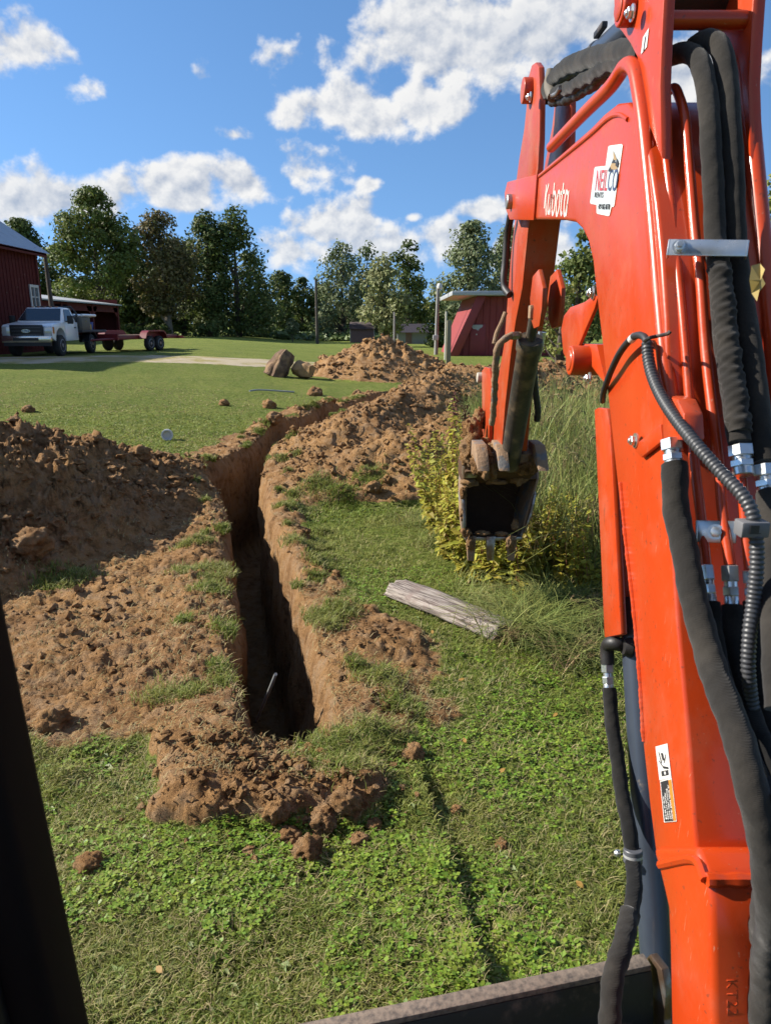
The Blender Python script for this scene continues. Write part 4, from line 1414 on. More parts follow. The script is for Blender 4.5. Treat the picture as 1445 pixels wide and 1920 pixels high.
stk = [(1140, 275), (1143, 273), (1165, 270), (1167, 273), (1151, 386), (1149, 388), (1146, 388), (1142, 404), (1140, 405), (1120, 401), (1118, 399), (1118, 384), (1107, 382), (1106, 379), (1114, 316), (1116, 313), (1135, 311)]
sticker = patch(stk, XF, 'sticker', WHITE, boom)
cx_ = sum(p[0] for p in stk) / len(stk)
cy_ = sum(p[1] for p in stk) / len(stk)
inn = [(1142, 279), (1163.5, 275), (1149, 384), (1144.5, 385), (1140.5, 400), (1120.5, 396.5), (1120, 381), (1109.5, 378.5), (1117, 317), (1137, 314.5)]
patch(inn, XF - .0008, 'sticker_field', SILVERP, sticker)
XT = XF - .0020
a, e, u, L = face_axes((1115.5, 356), (1155, 358), XT)
a1, e1, u1, L1_ = face_axes((1115, 357), (1137, 357.5), XT)
text_obj('NEIL', 'sticker_lettering', REDP, sticker, a1, e1, u1, .078, width=L1_ * .98)
a2, e2, u2, L2_ = face_axes((1137.5, 357.5), (1155, 358), XT)
text_obj('CO', 'sticker_lettering', BLUEP, sticker, a2, e2, u2, .078, width=L2_ * .98)
a3, e3, u3, L3_ = face_axes((1114, 370), (1141, 371), XT)
text_obj('RENTS', 'sticker_lettering', DARKP, sticker, a3, e3, u3, .020, width=L3_ * .6)
a4, e4, u4, L4_ = face_axes((1120.5, 392), (1144, 393), XT)
text_obj('419-962-0770', 'sticker_lettering', DARKP, sticker, a4, e4, u4, .020, width=L4_ * .92)
for k, (pts, m) in enumerate(((((1141, 318), (1146, 306), (1154, 306), (1157, 318)), TANP), (((1146, 306), (1150, 296), (1154, 306)), DARKP), (((1150, 300), (1149, 283), (1152, 290), (1156, 300)), TANP), (((1153, 310), (1156, 297), (1159, 305), (1157, 314)), DARKP), (((1139, 321), (1143, 313), (1147, 321)), DARKP))):
    patch(pts, XT - .0003 * k, 'sticker_drawing', m, sticker)
# pinch-point sticker low on the boom
st2 = [(1228.5, 1400), (1250.5, 1394), (1258, 1458), (1236, 1463)]
warn = patch(st2, XF, 'warning_sticker', WHITE, boom)
patch([(1237, 1464), (1258.5, 1458.5), (1268, 1540), (1244.5, 1542)], XF, 'warning_frame', WHITE, boom)
patch([(1238, 1466), (1252, 1462), (1262, 1539), (1245.5, 1540.5)], XF - .0008, 'warning_text_field', DARKP, warn)
patch([(1252.6, 1463), (1257.6, 1461), (1266.6, 1538.6), (1262.4, 1539)], XF - .0008, 'warning_band', YELP, warn)
a5, e5, u5, L5 = face_axes((1262.5, 1536), (1253.5, 1466), XF - .0016)
for k in range(4):
    aa = at_x(1261 - 3.9 * k, 1536, XF - .0016)
    text_obj(['Never place hands or', 'tools near moving', 'boom and cylinder', 'parts'][k], 'warning_lettering', WHITE, warn, aa, e5, np.cross(np.array([1.0, 0, 0]), e5) * -1, .0115, width=L5 * (.92 - .1 * k))
for k, pts in enumerate((((1238, 1412), (1242, 1411.5), (1245, 1425), (1241.5, 1426)), ((1233.5, 1410), (1234.8, 1409.6), (1240.5, 1430), (1239, 1431)), ((1247, 1414), (1248.2, 1414), (1245.5, 1431), (1244, 1430)), ((1234, 1426), (1235, 1425.5), (1242, 1436), (1240.8, 1437)), ((1241, 1436), (1252, 1438), (1253, 1442), (1243, 1441)), ((1239, 1446), (1252, 1443.5), (1253, 1453), (1240, 1455.5)))):
    patch(pts, XF - .0008, 'warning_drawing', DARKP, warn)
patch([(1244.5, 1447), (1247, 1446.5), (1247.8, 1452), (1245.3, 1452.5)], XF - .0016, 'warning_drawing', WHITE, warn)
# small maker's plate on the bracket
mk = patch([(1201, 102), (1212, 88), (1216, 52), (1205, 70)], .6305, 'lift_point_sticker', WHITE, EX)
patch([(1205, 96), (1207, 94), (1211, 66), (1208.5, 70)], .6297, 'sticker_mark', DARKP, mk)
# leaf caught on the right line
lf = [(1408, 498), (1424, 494), (1433, 505), (1428, 520), (1434, 532), (1422, 548), (1418, 565), (1408, 550), (1404, 525)]
P = [at_d(a, b, 1.40 + .012 * math.sin(i * 2.1)) for i, (a, b) in enumerate(lf)]
cL = sum(P) / len(P) + np.array([0, -.01, 0])
leaf = MB().add([tuple(p) for p in P] + [tuple(cL)], [(i, (i + 1) % len(P), len(P)) for i in range(len(P))]).build('caught_leaf', LEAFDRY, smooth=False)
label(leaf, 'dried tan leaf caught on the right-hand hydraulic line of the boom', 'leaf')
# ------------------------------------------------------------------ barn on the left, its long wall in shade
BARNRED = mat('weathered_red_boards', (.115, .022, .020), .85, var=.25, vscale=3, col2=(.16, .045, .038), c2scale=2.2, c2lo=.5, c2hi=.75, col3=(.34, .28, .25), c3=(.66, .72), c3scale=5, bump=.4, bscale=20, bdist=.02, spec=.15)
TRIMRED = mat('red_trim', (.13, .026, .022), .8, var=.2, vscale=5, spec=.2)
TIN = mat('galvanised_roof', (.36, .38, .41), .42, .75, var=.25, vscale=1.5, col2=(.22, .20, .19), c2scale=1.8, c2lo=.52, c2hi=.72)
WINWHITE = mat('white_window_paint', (.70, .69, .66), .6, var=.1)
GLASS = mat('dark_glass', (.03, .035, .045), .08, spec=.8)
OLDWOOD = mat('old_timber', (.15, .075, .05), .9, var=.35, vscale=8, bump=.5, bscale=30, bdist=.01)
POLEWOOD = mat('pole_wood', (.10, .085, .07), .9, var=.3, vscale=6)
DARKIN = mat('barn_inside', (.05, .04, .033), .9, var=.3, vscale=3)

bx = -16.85
gy = .78
barn = thing('barn', 'tall dark red barn with ribbed metal roof behind the white truck', 'barn', (bx - 5.2, 31, gy))
eave, y0, y1 = 5.62, 25.4, 36.2
wall = MB().prism([(bx, y0, gy - .4), (bx, y1, gy - .4), (bx, y1, eave), (bx, y0, eave)], (-.14, 0, 0)).build('wall', BARNRED, barn)
wall_e = MB().prism([(bx, y1, gy - .4), (bx - 10.4, y1, gy - .4), (bx - 10.4, y1, eave), (bx - 5.2, y1, eave + 3.55), (bx, y1, eave)], (0, -.14, 0)).build('wall', BARNRED, barn)
MB().prism([(bx, y0, gy - .4), (bx - 10.4, y0, gy - .4), (bx - 10.4, y0, eave), (bx - 5.2, y0, eave + 3.55), (bx, y0, eave)], (0, .14, 0)).build('wall', BARNRED, barn)
MB().prism([(bx - 10.4, y0, gy - .4), (bx - 10.4, y1, gy - .4), (bx - 10.4, y1, eave), (bx - 10.4, y0, eave)], (.14, 0, 0)).build('wall', BARNRED, barn)
bb = MB()
bb.box((0, 0, 0), (.022, .045, eave - gy - .2))
bat = bb.build('batten', BARNRED, wall, world=False)
bat.location = (bx + .011, y0 + .3, (eave + gy) / 2)
k = 0
yy_ = y0 + .3 + .305
while yy_ < y1 - .1:
    c = bat.copy()
    col.objects.link(c)
    c.location = (bx + .011, yy_, (eave + gy) / 2)
    yy_ += .305
rise, run = 3.72, 5.55
slope = math.atan2(rise, run)
sheet = MB()
wS = .915
Ls = math.hypot(rise, run)
rib = []
for q in range(4):
    x = q * wS / 3
    rib += [(x - .03, 0), (x - .012, .025), (x + .012, .025), (x + .03, 0)] if q not in (0, 3) else ([(0, .025), (.012, .025), (.03, 0)] if q == 0 else [(wS - .03, 0), (wS - .012, .025), (wS - .001, .025)])
top_, bot_ = [], []
V = []
for s_ in (0, Ls):
    for (a, b) in rib:
        V.append((-s_ * math.cos(slope) - b * math.sin(slope), a, s_ * math.sin(slope) + b * math.cos(slope)))
nr_ = len(rib)
sheet.add(V, [(i, i + 1, nr_ + i + 1, nr_ + i) for i in range(nr_ - 1)])
roof = thing_roof = MB().prism([(bx + .38, y0 - .3, eave - .27), (bx - 5.2, y0 - .3, eave + 3.45), (bx - 10.8, y0 - .3, eave - .27), (bx - 10.8, y0 - .3, eave - .33), (bx - 5.2, y0 - .3, eave + 3.33), (bx + .38, y0 - .3, eave - .33)], (0, y1 - y0 + .75, 0)).build('roof', TRIMRED, barn)
sh = sheet.build('roof_sheet', TIN, roof, world=False, smooth=False)
sh.location = (bx + .42, y0 - .34, eave - .245)
for k in range(1, 13):
    c = sh.copy()
    col.objects.link(c)
    c.location = (bx + .42, y0 - .34 + k * wS, eave - .245)
sh2 = sheet.build('roof_sheet', TIN, roof, world=False, smooth=False)
for k in range(13):
    c = sh2 if k == 0 else sh2.copy()
    if k:
        col.objects.link(c)
    c.scale = (-1, 1, 1)
    c.location = (bx - 10.85, y0 - .34 + k * wS, eave - .245)
MB().box((bx + .36, (y0 + y1) / 2 + .07, eave - .33), (.04, y1 - y0 + .75, .20)).build('fascia', TRIMRED, barn)
MB().box((bx + .02, y1 - .02, (eave + gy) / 2), (.10, .16, eave - gy)).build('corner_board', TRIMRED, barn)
wc = at_x(66, 557, bx + .02)
win = MB()
win.box((bx + .03, wc[1], wc[2] + .50), (.06, .92, .12)).box((bx + .03, wc[1], wc[2] - .50), (.08, .98, .12)).box((bx + .03, wc[1] - .40, wc[2]), (.06, .11, .90)).box((bx + .03, wc[1] + .40, wc[2]), (.06, .11, .90)).box((bx + .025, wc[1], wc[2]), (.04, .05, .90)).box((bx + .025, wc[1], wc[2]), (.04, .7, .05))
wn = win.build('window', WINWHITE, barn)
MB().box((bx + .012, wc[1], wc[2]), (.015, .72, .90)).build('pane', mat('sky_pane', (.10, .12, .15), .1, spec=.9), wn)

pole = thing('utility_pole', 'dark weathered pole standing at the corner of the red barn', 'pole', tuple(at_y(102, 612, 37.2)[:2]) + (gy,))
pb_ = at_y(102, 612, 37.2)
MB().tube([(pb_[0], pb_[1], gy - .2), (pb_[0] - .02, pb_[1], 3.2), (pb_[0] - .05, pb_[1], 5.25)], [.12, .11, .09], 10).build('post', POLEWOOD, pole)
MB().box((pb_[0] - .04, pb_[1], 4.7), (.5, .05, .06)).build('bracket', POLEWOOD, pole)

# ------------------------------------------------------------------ open shed behind the barn
lx, la, lb = -22.0, 44.5, 60.5
lg = 1.2
shed = thing('open_shed', 'long low dark red open-front shed with pale roof beyond the barn', 'shed', (lx - 2.5, 52, lg))
ev = 3.62
RF = MB().prism([(lx + .5, la, ev - .05), (lx + .5, lb, ev - .05), (lx - 6, lb, ev + .75), (lx - 6, la, ev + .75)], (0, 0, .09)).build('roof', mat('pale_tin', (.55, .55, .53), .5, .3, var=.2, vscale=1.2), shed)
MB().box((lx + .1, (la + lb) / 2, ev - .33), (.12, lb - la - .1, .50)).build('beam', TRIMRED, shed)
for k in range(4):
    yv = la + .2 + k * (lb - la - .4) / 3
    ps = MB().box((lx + .1, yv, (lg + ev - .5) / 2), (.22, .24, ev - lg + .3)).build('post', TRIMRED, shed)
    for s_ in (-1, 1):
        if (k == 0 and s_ < 0) or (k == 3 and s_ > 0):
            continue
        MB().prism([(lx + .16, yv + s_ * .1, 2.55), (lx + .16, yv + s_ * .95, 3.3), (lx + .16, yv + s_ * .95, 3.42), (lx + .16, yv + s_ * .1, 3.4)], (-.10, 0, 0)).build('knee_brace', TRIMRED, ps)
MB().box((lx - 5.9, (la + lb) / 2, 2.7), (.12, lb - la, 3.4)).build('back_wall', DARKIN, shed)
for yv in (la, lb):
    MB().box((lx - 2.9, yv, 2.6), (6, .12, 2.9)).build('end_wall', TRIMRED if yv == lb else DARKIN, shed)

# ------------------------------------------------------------------ white flatbed truck
TRUCKW = mat('white_car_paint', (1.02, 1.03, 1.05), .22, var=.03, coat=.6)
BLACKPL = mat('black_plastic', (.018, .018, .020), .5)
TYRE = mat('tyre', (.022, .022, .022), .85, var=.3, vscale=10)
RIMM = mat('wheel_rim', (.25, .25, .26), .4, .7)
LAMP = mat('lamp_glass', (.65, .66, .66), .12, .3, spec=.9)
CHR = mat('bumper_chrome', (.62, .60, .56), .18, .95)
AMB = mat('amber_lens', (.6, .20, .03), .3)
TSTEEL = mat('flatbed_steel', (.035, .036, .038), .6, var=.3)
TOOLB = mat('tool_box_steel', (.16, .15, .13), .55, .3, var=.2)
BADGE = mat('blue_badge', (.03, .07, .25), .3, coat=.5)

tp = at_y(47, 612, 29.4)
tgz = float(g(tp[0], 31)) + .0
truck = thing('pickup_truck', 'white flatbed pickup truck parked beside the red barn, front toward the lawn', 'truck', (tp[0], 29.4, tgz), R(2.0))


def arc(cx, cz, r, a0, a1, n):
    return [(cx + r * math.cos(R(a0 + (a1 - a0) * i / n)), cz + r * math.sin(R(a0 + (a1 - a0) * i / n))) for i in range(n + 1)]


def bl_(ob, name, m, parent=truck, bevel=0.0, **k):
    o = ob.build(name, m, parent, bevel=bevel, world=(parent is not truck), **k)
    if parent is not truck:
        o.matrix_parent_inverse = Matrix.Identity(4)
    return o


low = [(.16, .72), (.14, 1.00), (.18, 1.20), (.30, 1.265), (1.30, 1.375), (1.46, 1.40), (2.86, 1.37), (2.88, .62), (1.52, .60)] + arc(.98, .62, .52, 0, 180, 10)[0:] + [(.30, .66)]
body = bl_(MB().prism_x(low, -1.0, 1.0), 'body', TRUCKW, bevel=.035, seg=3)
cabm = MB().hexa([(-.94, 1.34, 1.36), (.94, 1.34, 1.36), (.94, 2.86, 1.36), (-.94, 2.86, 1.36)], [(-.74, 2.02, 1.98), (.74, 2.02, 1.98), (.76, 2.80, 1.97), (-.76, 2.80, 1.97)])
cab = bl_(cabm, 'cab', TRUCKW, bevel=.05, seg=3)
def quad_on(a, b, c, d, push):
    return MB().prism([a, b, c, d], push)
def lerp3(p, q, t):
    return tuple(p[i] + (q[i] - p[i]) * t for i in range(3))
bl_(quad_on((-.86, 1.405, 1.43), (.86, 1.405, 1.43), (.705, 1.955, 1.925), (-.705, 1.955, 1.925), (0, -.012, .012)), 'windshield', GLASS)
for s_ in (-1, 1):
    dr = bl_(MB().prism_x([(1.50, .66), (1.47, 1.34), (2.72, 1.33), (2.72, .66)], s_ * 1.0, s_ * 1.012), 'door', TRUCKW, bevel=.004)
    bl_(quad_on((s_ * .93, 1.66, 1.41), (s_ * .93, 2.66, 1.41), (s_ * .775, 2.62, 1.90), (s_ * .775, 2.06, 1.90), (s_ * .015, 0, .004)), 'side_window', GLASS)
    bl_(MB().box((s_ * 1.018, 2.52, 1.15), (.03, .17, .05)), 'handle', BLACKPL, dr)
    bl_(MB().box((s_ * 1.20, 1.60, 1.47), (.24, .10, .34)), 'mirror', BLACKPL, bevel=.03)
    bl_(MB().box((s_ * 1.05, 1.62, 1.40), (.16, .05, .05)), 'mirror_arm', BLACKPL)
    hl = bl_(MB().box((s_ * .82, .20, 1.02), (.33, .16, .36)), 'headlight', LAMP, bevel=.02)
    bl_(MB().box((s_ * .985, .27, 1.05), (.05, .16, .26)), 'turn_lens', AMB, hl)
    bl_(MB().box((s_ * .70, .05, .70), (.30, .02, .15)), 'fog_lamp', BLACKPL, bevel=.02)
gr = bl_(MB().box((0, .11, 1.01), (1.32, .10, .50)), 'grille', BLACKPL, bevel=.04)
for z_ in (.88, 1.01, 1.14):
    bl_(MB().box((0, .055, z_), (1.15, .03, .055)), 'grille_bar', mat('grille_bar', (.06, .06, .065), .35) if 'grille_bar' not in MATS else MATS['grille_bar'], gr, bevel=.012)
bg_ = MB()
n_ = 24
bg_.add([(.17 * math.cos(2 * math.pi * i / n_), .030, 1.02 + .068 * math.sin(2 * math.pi * i / n_)) for i in range(n_)] + [(.17 * math.cos(2 * math.pi * i / n_), .045, 1.02 + .068 * math.sin(2 * math.pi * i / n_)) for i in range(n_)], [tuple(range(n_)), tuple(range(2 * n_ - 1, n_ - 1, -1))] + [(i, (i + 1) % n_, n_ + (i + 1) % n_, n_ + i) for i in range(n_)])
bd_ = bl_(bg_, 'badge', CHR, gr)
bg2 = MB()
bg2.add([(.155 * math.cos(2 * math.pi * i / n_), .027, 1.02 + .055 * math.sin(2 * math.pi * i / n_)) for i in range(n_)], [tuple(range(n_))])
bl_(bg2, 'badge_field', BADGE, gr)
tx = text_obj('Ford', 'badge_lettering', CHR, None, (-.10, .0265, .988), (1, 0, 0), (0, 0, 1), .10, depth=.001, shear=.25, width=.20)
tx.parent = gr
bl_(MB().box((0, .06, .70), (1.96, .20, .28)), 'bumper', CHR, bevel=.04)
bl_(MB().box((0, .10, .50), (1.85, .15, .14)), 'air_dam', BLACKPL)
bl_(MB().box((0, -.045, .70), (1.0, .03, .11)), 'bumper_insert', BLACKPL)
for i in range(5):
    bl_(MB().box((-.5 + .25 * i, 2.08, 2.0), (.09, .10, .03)), 'roof_lamp', AMB, bevel=.01)


def wheel(x, y, r, wd, name, parent, world=False):
    s_ = 1 if x > 0 else -1
    ob = MB().lathe((x - s_ * wd / 2, y, r), (s_, 0, 0), [(0, r * .62), (.0, r * .9), (.03, r * .985), (wd * .3, r), (wd * .7, r), (wd - .03, r * .985), (wd, r * .9), (wd + .002, r * .62)], 28)
    t_ = ob.build(name, TYRE, parent, world=False, sharp=45)
    rm = MB().lathe((x + s_ * (wd / 2 - .02), y, r), (s_, 0, 0), [(0, r * .62), (.022, r * .60), (.03, r * .55), (.0, r * .45), (-.01, r * .22), (.03, r * .18), (.035, r * .05)], 24).build('rim', RIMM, t_, world=False)
    return t_


for s_ in (-1, 1):
    wheel(s_ * .90, .98, .43, .27, 'wheel', truck)
    wheel(s_ * .93, 4.35, .43, .25, 'wheel', truck)
    bl_(MB().prism_x(arc(4.35, .44, .56, 10, 170, 10) + arc(4.35, .44, .53, 170, 10, 10), s_ * .74, s_ * 1.10), 'mudguard', BLACKPL)
bl_(MB().box((0, 3.4, .70), (.9, 5.2, .18)), 'chassis', TSTEEL)
bl_(MB().box((0, 4.5, .99), (2.3, 3.05, .10)), 'flatbed', TSTEEL, bevel=.01)
hr = bl_(MB().tube([(-.95, 3.0, 1.04), (-.95, 2.98, 1.75), (-.75, 2.96, 2.02), (.75, 2.96, 2.02), (.95, 2.98, 1.75), (.95, 3.0, 1.04)], .04, 10), 'headache_rack', TSTEEL)
for i in range(6):
    bl_(MB().box((-.7 + .28 * i, 2.99, 1.5), (.03, .03, .92)), 'rack_bar', TSTEEL, hr)
tb_ = bl_(MB().box((.92, 3.55, 1.32), (.44, 1.0, .55)), 'tool_box', TOOLB, bevel=.015)
bl_(MB().box((1.145, 3.55, 1.42), (.012, .10, .06)), 'latch', CHR, tb_)


def load(name, lab, cat, ob, m, group=None):
    o = ob.build(name, m, None, world=True)
    o.location = (tp[0], 29.4, tgz)
    o.rotation_euler = (0, 0, R(2.0))
    return label(o, lab, cat, group)


for i in range(4):
    load('drain_pipe', ['leftmost white plastic pipe', 'second white plastic pipe from the left', 'third white plastic pipe from the left', 'rightmost white plastic pipe'][i] + ' on top of the truck tool box', 'pipe', MB().tube([(.55 + .20 * i, 3.05, 1.66 + .02 * (i % 2)), (.62 + .2 * i, 4.5, 1.66 + .02 * (i % 2))], .055, 14), TRUCKW, 'white pipes on the truck bed')
load('blue_bucket', 'small blue tub standing on the truck bed behind the tool box', 'tub', MB().lathe((.85, 4.62, 1.05), (0, 0, 1), [(0, .16), (.02, .17), (.30, .20), (.31, .21), (.34, .21)], 18), mat('blue_plastic', (.02, .10, .45), .4))
load('yellow_tool_case', 'small yellow case on the truck bed beside the blue tub', 'case', MB().box((.90, 4.22, 1.17), (.30, .36, .24)), mat('yellow_plastic', (.55, .38, .04), .5))

# ------------------------------------------------------------------ red equipment trailer behind the truck
TRRED = mat('trailer_red', (.23, .022, .026), .45, var=.25, vscale=5, col2=(.10, .03, .03), c2scale=4, c2lo=.55, c2hi=.75)
tc0 = at_y(248, 612, 37.2)
trz = float(g(tc0[0], 37.2))
trailer = thing('equipment_trailer', 'low red tandem-axle equipment trailer on the grass behind the truck', 'trailer', (tc0[0], 37.2, trz), R(-14))


def tl(ob, name, m=TRRED, parent=trailer, **k):
    return ob.build(name, m, parent, world=False, **k)


dk = tl(MB().box((0, 0, .66), (1.9, 5.4, .16)), 'deck_frame', bevel=.01)
for i in range(9):
    p_ = tl(MB().box((-.84 + .21 * i, 0, .755), (.195, 5.3, .045)), 'plank', OLDWOOD, dk)
for s_ in (-1, 1):
    fd = MB().prism_x([(-1.02, .62), (-.88, .88), (-.68, 1.0), (.68, 1.0), (.88, .88), (1.02, .62), (.96, .60), (.84, .83), (.66, .94), (-.66, .94), (-.84, .83), (-.96, .60)], s_ * 1.0, s_ * 1.36)
    tl(fd, 'fender')
    tl(MB().prism_x([(-1.02, .60), (-.88, .88), (-.68, 1.0), (.68, 1.0), (.88, .88), (1.02, .60)], s_ * .985, s_ * 1.0), 'fender_side')
    for yv in (-.43, .43):
        wheel(s_ * 1.18, yv, .37, .22, 'wheel', trailer)
    tl(MB().box((s_ * .62, 3.2, .60), (.42, 1.1, .06)), 'ramp')
    tl(MB().tube([(s_ * .9, -2.6, .62), (0, -4.0, .55)], .05, 8), 'tongue_bar')
tl(MB().box((0, 2.72, .64), (2.55, .12, .14)), 'rear_beam')
tl(MB().box((0, -2.74, .70), (2.0, .10, .28)), 'front_beam')
tl(MB().box((.05, -4.05, .55), (.16, .3, .12)), 'coupler', BLACKPL)
tl(MB().cyl((0, -3.6, .10), (0, -3.6, .95), .04, 10), 'jack', BLACKPL)

# ------------------------------------------------------------------ red metal shed on the right with a sloping side
SHEDRED = mat('faded_red_metal', (.30, .034, .036), .55, .05, var=.22, vscale=2.2, col2=(.36, .055, .055), c2scale=1.5, c2lo=.5, c2hi=.75, col3=(.42, .40, .40), c3=(.70, .74), c3scale=2.6)
SHEDTRIM = mat('faded_red_trim', (.31, .042, .042), .55, .05, var=.2, vscale=2)
ROOFGR = mat('grey_roof_edge', (.50, .52, .55), .5, .3, var=.12)
SY = 50.0
def sp(px, py, y=SY):
    return at_y(px, py, y)
zb = -.10
ms = thing('metal_shed', 'red ribbed metal shed with sloping side and peeling door behind the excavator arm', 'shed', tuple(sp(930, 660)[:2]) + (0,))
tL, tR, bL, bR = sp(893, 556)[0], sp(1010, 556)[0], sp(846, 660)[0], sp(1058, 660)[0]
zt_ = sp(893, 556)[2]
fw = MB().prism([(bL, SY, zb), (bR, SY, zb), (tR, SY, zt_), (tL, SY, zt_)], (0, .1, 0)).build('front_wall', SHEDRED, ms)
MB().prism([(bL, SY, zb), (tL, SY, zt_), (tL, SY + 9, zt_), (bL, SY + 9, zb)], (-.06, 0, .02)).build('side_wall', SHEDTRIM, ms)
MB().prism([(bR, SY, zb), (tR, SY, zt_), (tR, SY + 9, zt_), (bR, SY + 9, zb)], (.06, 0, .02)).build('side_wall', SHEDTRIM, ms)
MB().prism([(bL, SY + 9, zb), (bR, SY + 9, zb), (tR, SY + 9, zt_), (tL, SY + 9, zt_)], (0, .1, 0)).build('back_wall', SHEDRED, ms)
n_r = 17
for i in range(n_r):
    x = bL + .35 + i * (bR - bL - .7) / (n_r - 1)
    f_ = (x - bL) / (tL - bL) if x < tL else ((bR - x) / (bR - tR) if x > tR else 1)
    top_ = zb + (zt_ - zb) * min(1, f_)
    if top_ - zb > .4:
        MB().prism([(x - .035, SY - .0, zb), (x + .035, SY - .0, zb), (x + .018, SY - .045, zb), (x - .018, SY - .045, zb)], (0, 0, top_ - zb)).build('wall_rib', SHEDRED, fw, smooth=False)
# slanting corner boards set forward of the wall
bwid = .62
MB().prism([(bL - .25, SY - .75, zb), (bL - .25 + bwid, SY - .75, zb), (tL - .05 + bwid, SY - .75, zt_ + .02), (tL - .05, SY - .75, zt_ + .02)], (0, .72, 0)).build('corner_board', SHEDTRIM, ms, bevel=.02)
MB().prism([(bR + .25, SY - .75, zb), (bR + .25 - bwid, SY - .75, zb), (tR + .05 - bwid, SY - .75, zt_ + .02), (tR + .05, SY - .75, zt_ + .02)], (0, .72, 0)).build('corner_board', SHEDTRIM, ms, bevel=.02)
MB().box(((tL + tR) / 2, SY + 4.2, zt_ + .17), (tR - tL + 3.5, 10.8, .28)).build('roof', ROOFGR, ms, bevel=.02)
d0, d1 = sp(881, 608), sp(908, 661)
dcx = (d0[0] + d1[0]) / 2
sd_ = MB().box((dcx, SY - .06, (d0[2] + zb) / 2), (d1[0] - d0[0], .07, d0[2] - zb)).build('door', mat('door_red', (.30, .036, .045), .5, .05, var=.2, vscale=3), ms, bevel=.01)
MB().prism([tuple(sp(p, q, SY - .098)) for p, q in ((884, 609), (905, 609), (904, 613), (899, 616), (896, 620), (891, 617), (887, 617), (884, 613))], (0, -.004, 0)).build('bare_patch', ROOFGR, sd_, smooth=False)
MB().lathe(tuple(sp(893, 627, SY - .1)), (0, -1, 0), [(0, .05), (.03, .05)], 10).build('door_knob', WINWHITE, sd_)

STONE = mat('pale_fieldstone', (.40, .33, .29), .9, var=.3, vscale=5, col2=(.28, .25, .23), c2scale=4, bump=.5, bscale=10, bdist=.05)
V, Fc = blob((0, 0, 0), 1, 3, 77, .12, 1.4, (.90, .7, .62))
bo = link('boulder', np_mesh('boulder', V, None, Fc, True), STONE)
p_ = at_z(873, 664, -.02)
bo.location = (p_[0], p_[1] + .5, .42)
label(bo, 'big pale rounded boulder in front of the red metal shed', 'boulder')
p_ = at_z(897, 665, -.02)
cp = MB().tube([(p_[0] - .30, p_[1], .24), (p_[0] + .34, p_[1] - .28, .24)], .24, 22, cap=False).tube([(p_[0] - .30, p_[1], .24), (p_[0] + .34, p_[1] - .28, .24)], .20, 22, cap=False).build('culvert_pipe', mat('off_white_plastic', (.62, .58, .53), .6, var=.1), None)
label(cp, 'short white culvert pipe lying beside the pale boulder', 'pipe')
TERRA = mat('terracotta', (.30, .12, .07), .85, var=.25)
for k, (px, py, lab) in enumerate(((836, 683, 'left of two short clay drain tiles behind the soil piles'), (853, 684, 'right of two short clay drain tiles behind the soil piles'))):
    p_ = at_z(px, py, 0)
    y_ = 30.0
    p_ = at_y(px, py - 2, y_)
    z_, _d = terrain(np.array([p_[0]]), np.array([y_]))
    z_ = float(z_[0])
    t_ = MB().tube([(p_[0] - .10, y_ - .25, z_ + .15), (p_[0] + .10, y_ + .35, z_ + .15)], .15, 18, cap=False).tube([(p_[0] - .10, y_ - .25, z_ + .15), (p_[0] + .10, y_ + .35, z_ + .15)], .115, 18, cap=False).build('drain_tile', TERRA, None)
    label(t_, lab, 'drain tile', 'clay drain tiles')

# ------------------------------------------------------------------ posts and poles
POSTW = mat('treated_post', (.27, .25, .15), .85, var=.25, vscale=9, bump=.3, bscale=30, bdist=.01)
GREYPOLE = mat('grey_pole', (.32, .31, .29), .8, var=.2, vscale=4)
def post(px, ytop, ybot, y_, wd, name, lab, m, cat='post', round_=False, lean=0):
    b = at_y(px, ybot, y_)
    t_ = at_y(px, ytop, y_)
    z_ = height(b[0], y_) - .25
    if round_:
        o = MB().tube([(b[0], y_, z_), (b[0] + lean, y_, t_[2])], [wd / 2, wd / 2 * .75], 12).build(name, m, None)
    else:
        o = MB().box((b[0], y_, (z_ + t_[2]) / 2), (wd, wd, t_[2] - z_)).build(name, m, None, bevel=.01)
    return label(o, lab, cat), b, t_


post(840, 601, 677, 31.0, .19, 'fence_post', 'square greenish timber post standing behind the soil piles', POSTW)
post(835, 584, 655, 44.0, .17, 'fence_post', 'slim pale post just left of the square timber post, nearer the shed', mat('pale_post', (.55, .53, .45), .8), round_=True)
yp = thing('yard_pole', 'tall pale grey yard pole with lamp and meter box left of the red shed', 'pole', tuple(at_y(818, 655, 52)[:2]) + (0,))
pp = at_y(817, 655, 52)
pt = at_y(821, 532, 52)
MB().tube([(pp[0], 52, -.3), (pt[0], 52, pt[2])], [.15, .10], 12).build('shaft', GREYPOLE, yp)
mb_ = at_y(816, 633, 52)
MB().box((mb_[0], 51.78, mb_[2]), (.40, .22, .36)).build('meter_box', mat('meter_grey', (.55, .56, .56), .5), yp, bevel=.02)
lp_ = at_y(824, 531, 52)
MB().lathe((lp_[0], 51.9, lp_[2]), (0, 0, -1), [(0, .08), (.06, .14), (.22, .19), (.36, .17), (.40, .05)], 16).build('lamp_head', mat('lamp_white', (.6, .6, .58), .4), yp)
post(595, 523, 641, 78, .34, 'utility_pole', 'dark utility pole rising in front of the far tree line', POLEWOOD, 'pole', True)
post(739, 585, 650, 60, .20, 'fence_post', 'thin grey post just right of the soil mound top', GREYPOLE, 'post', True)

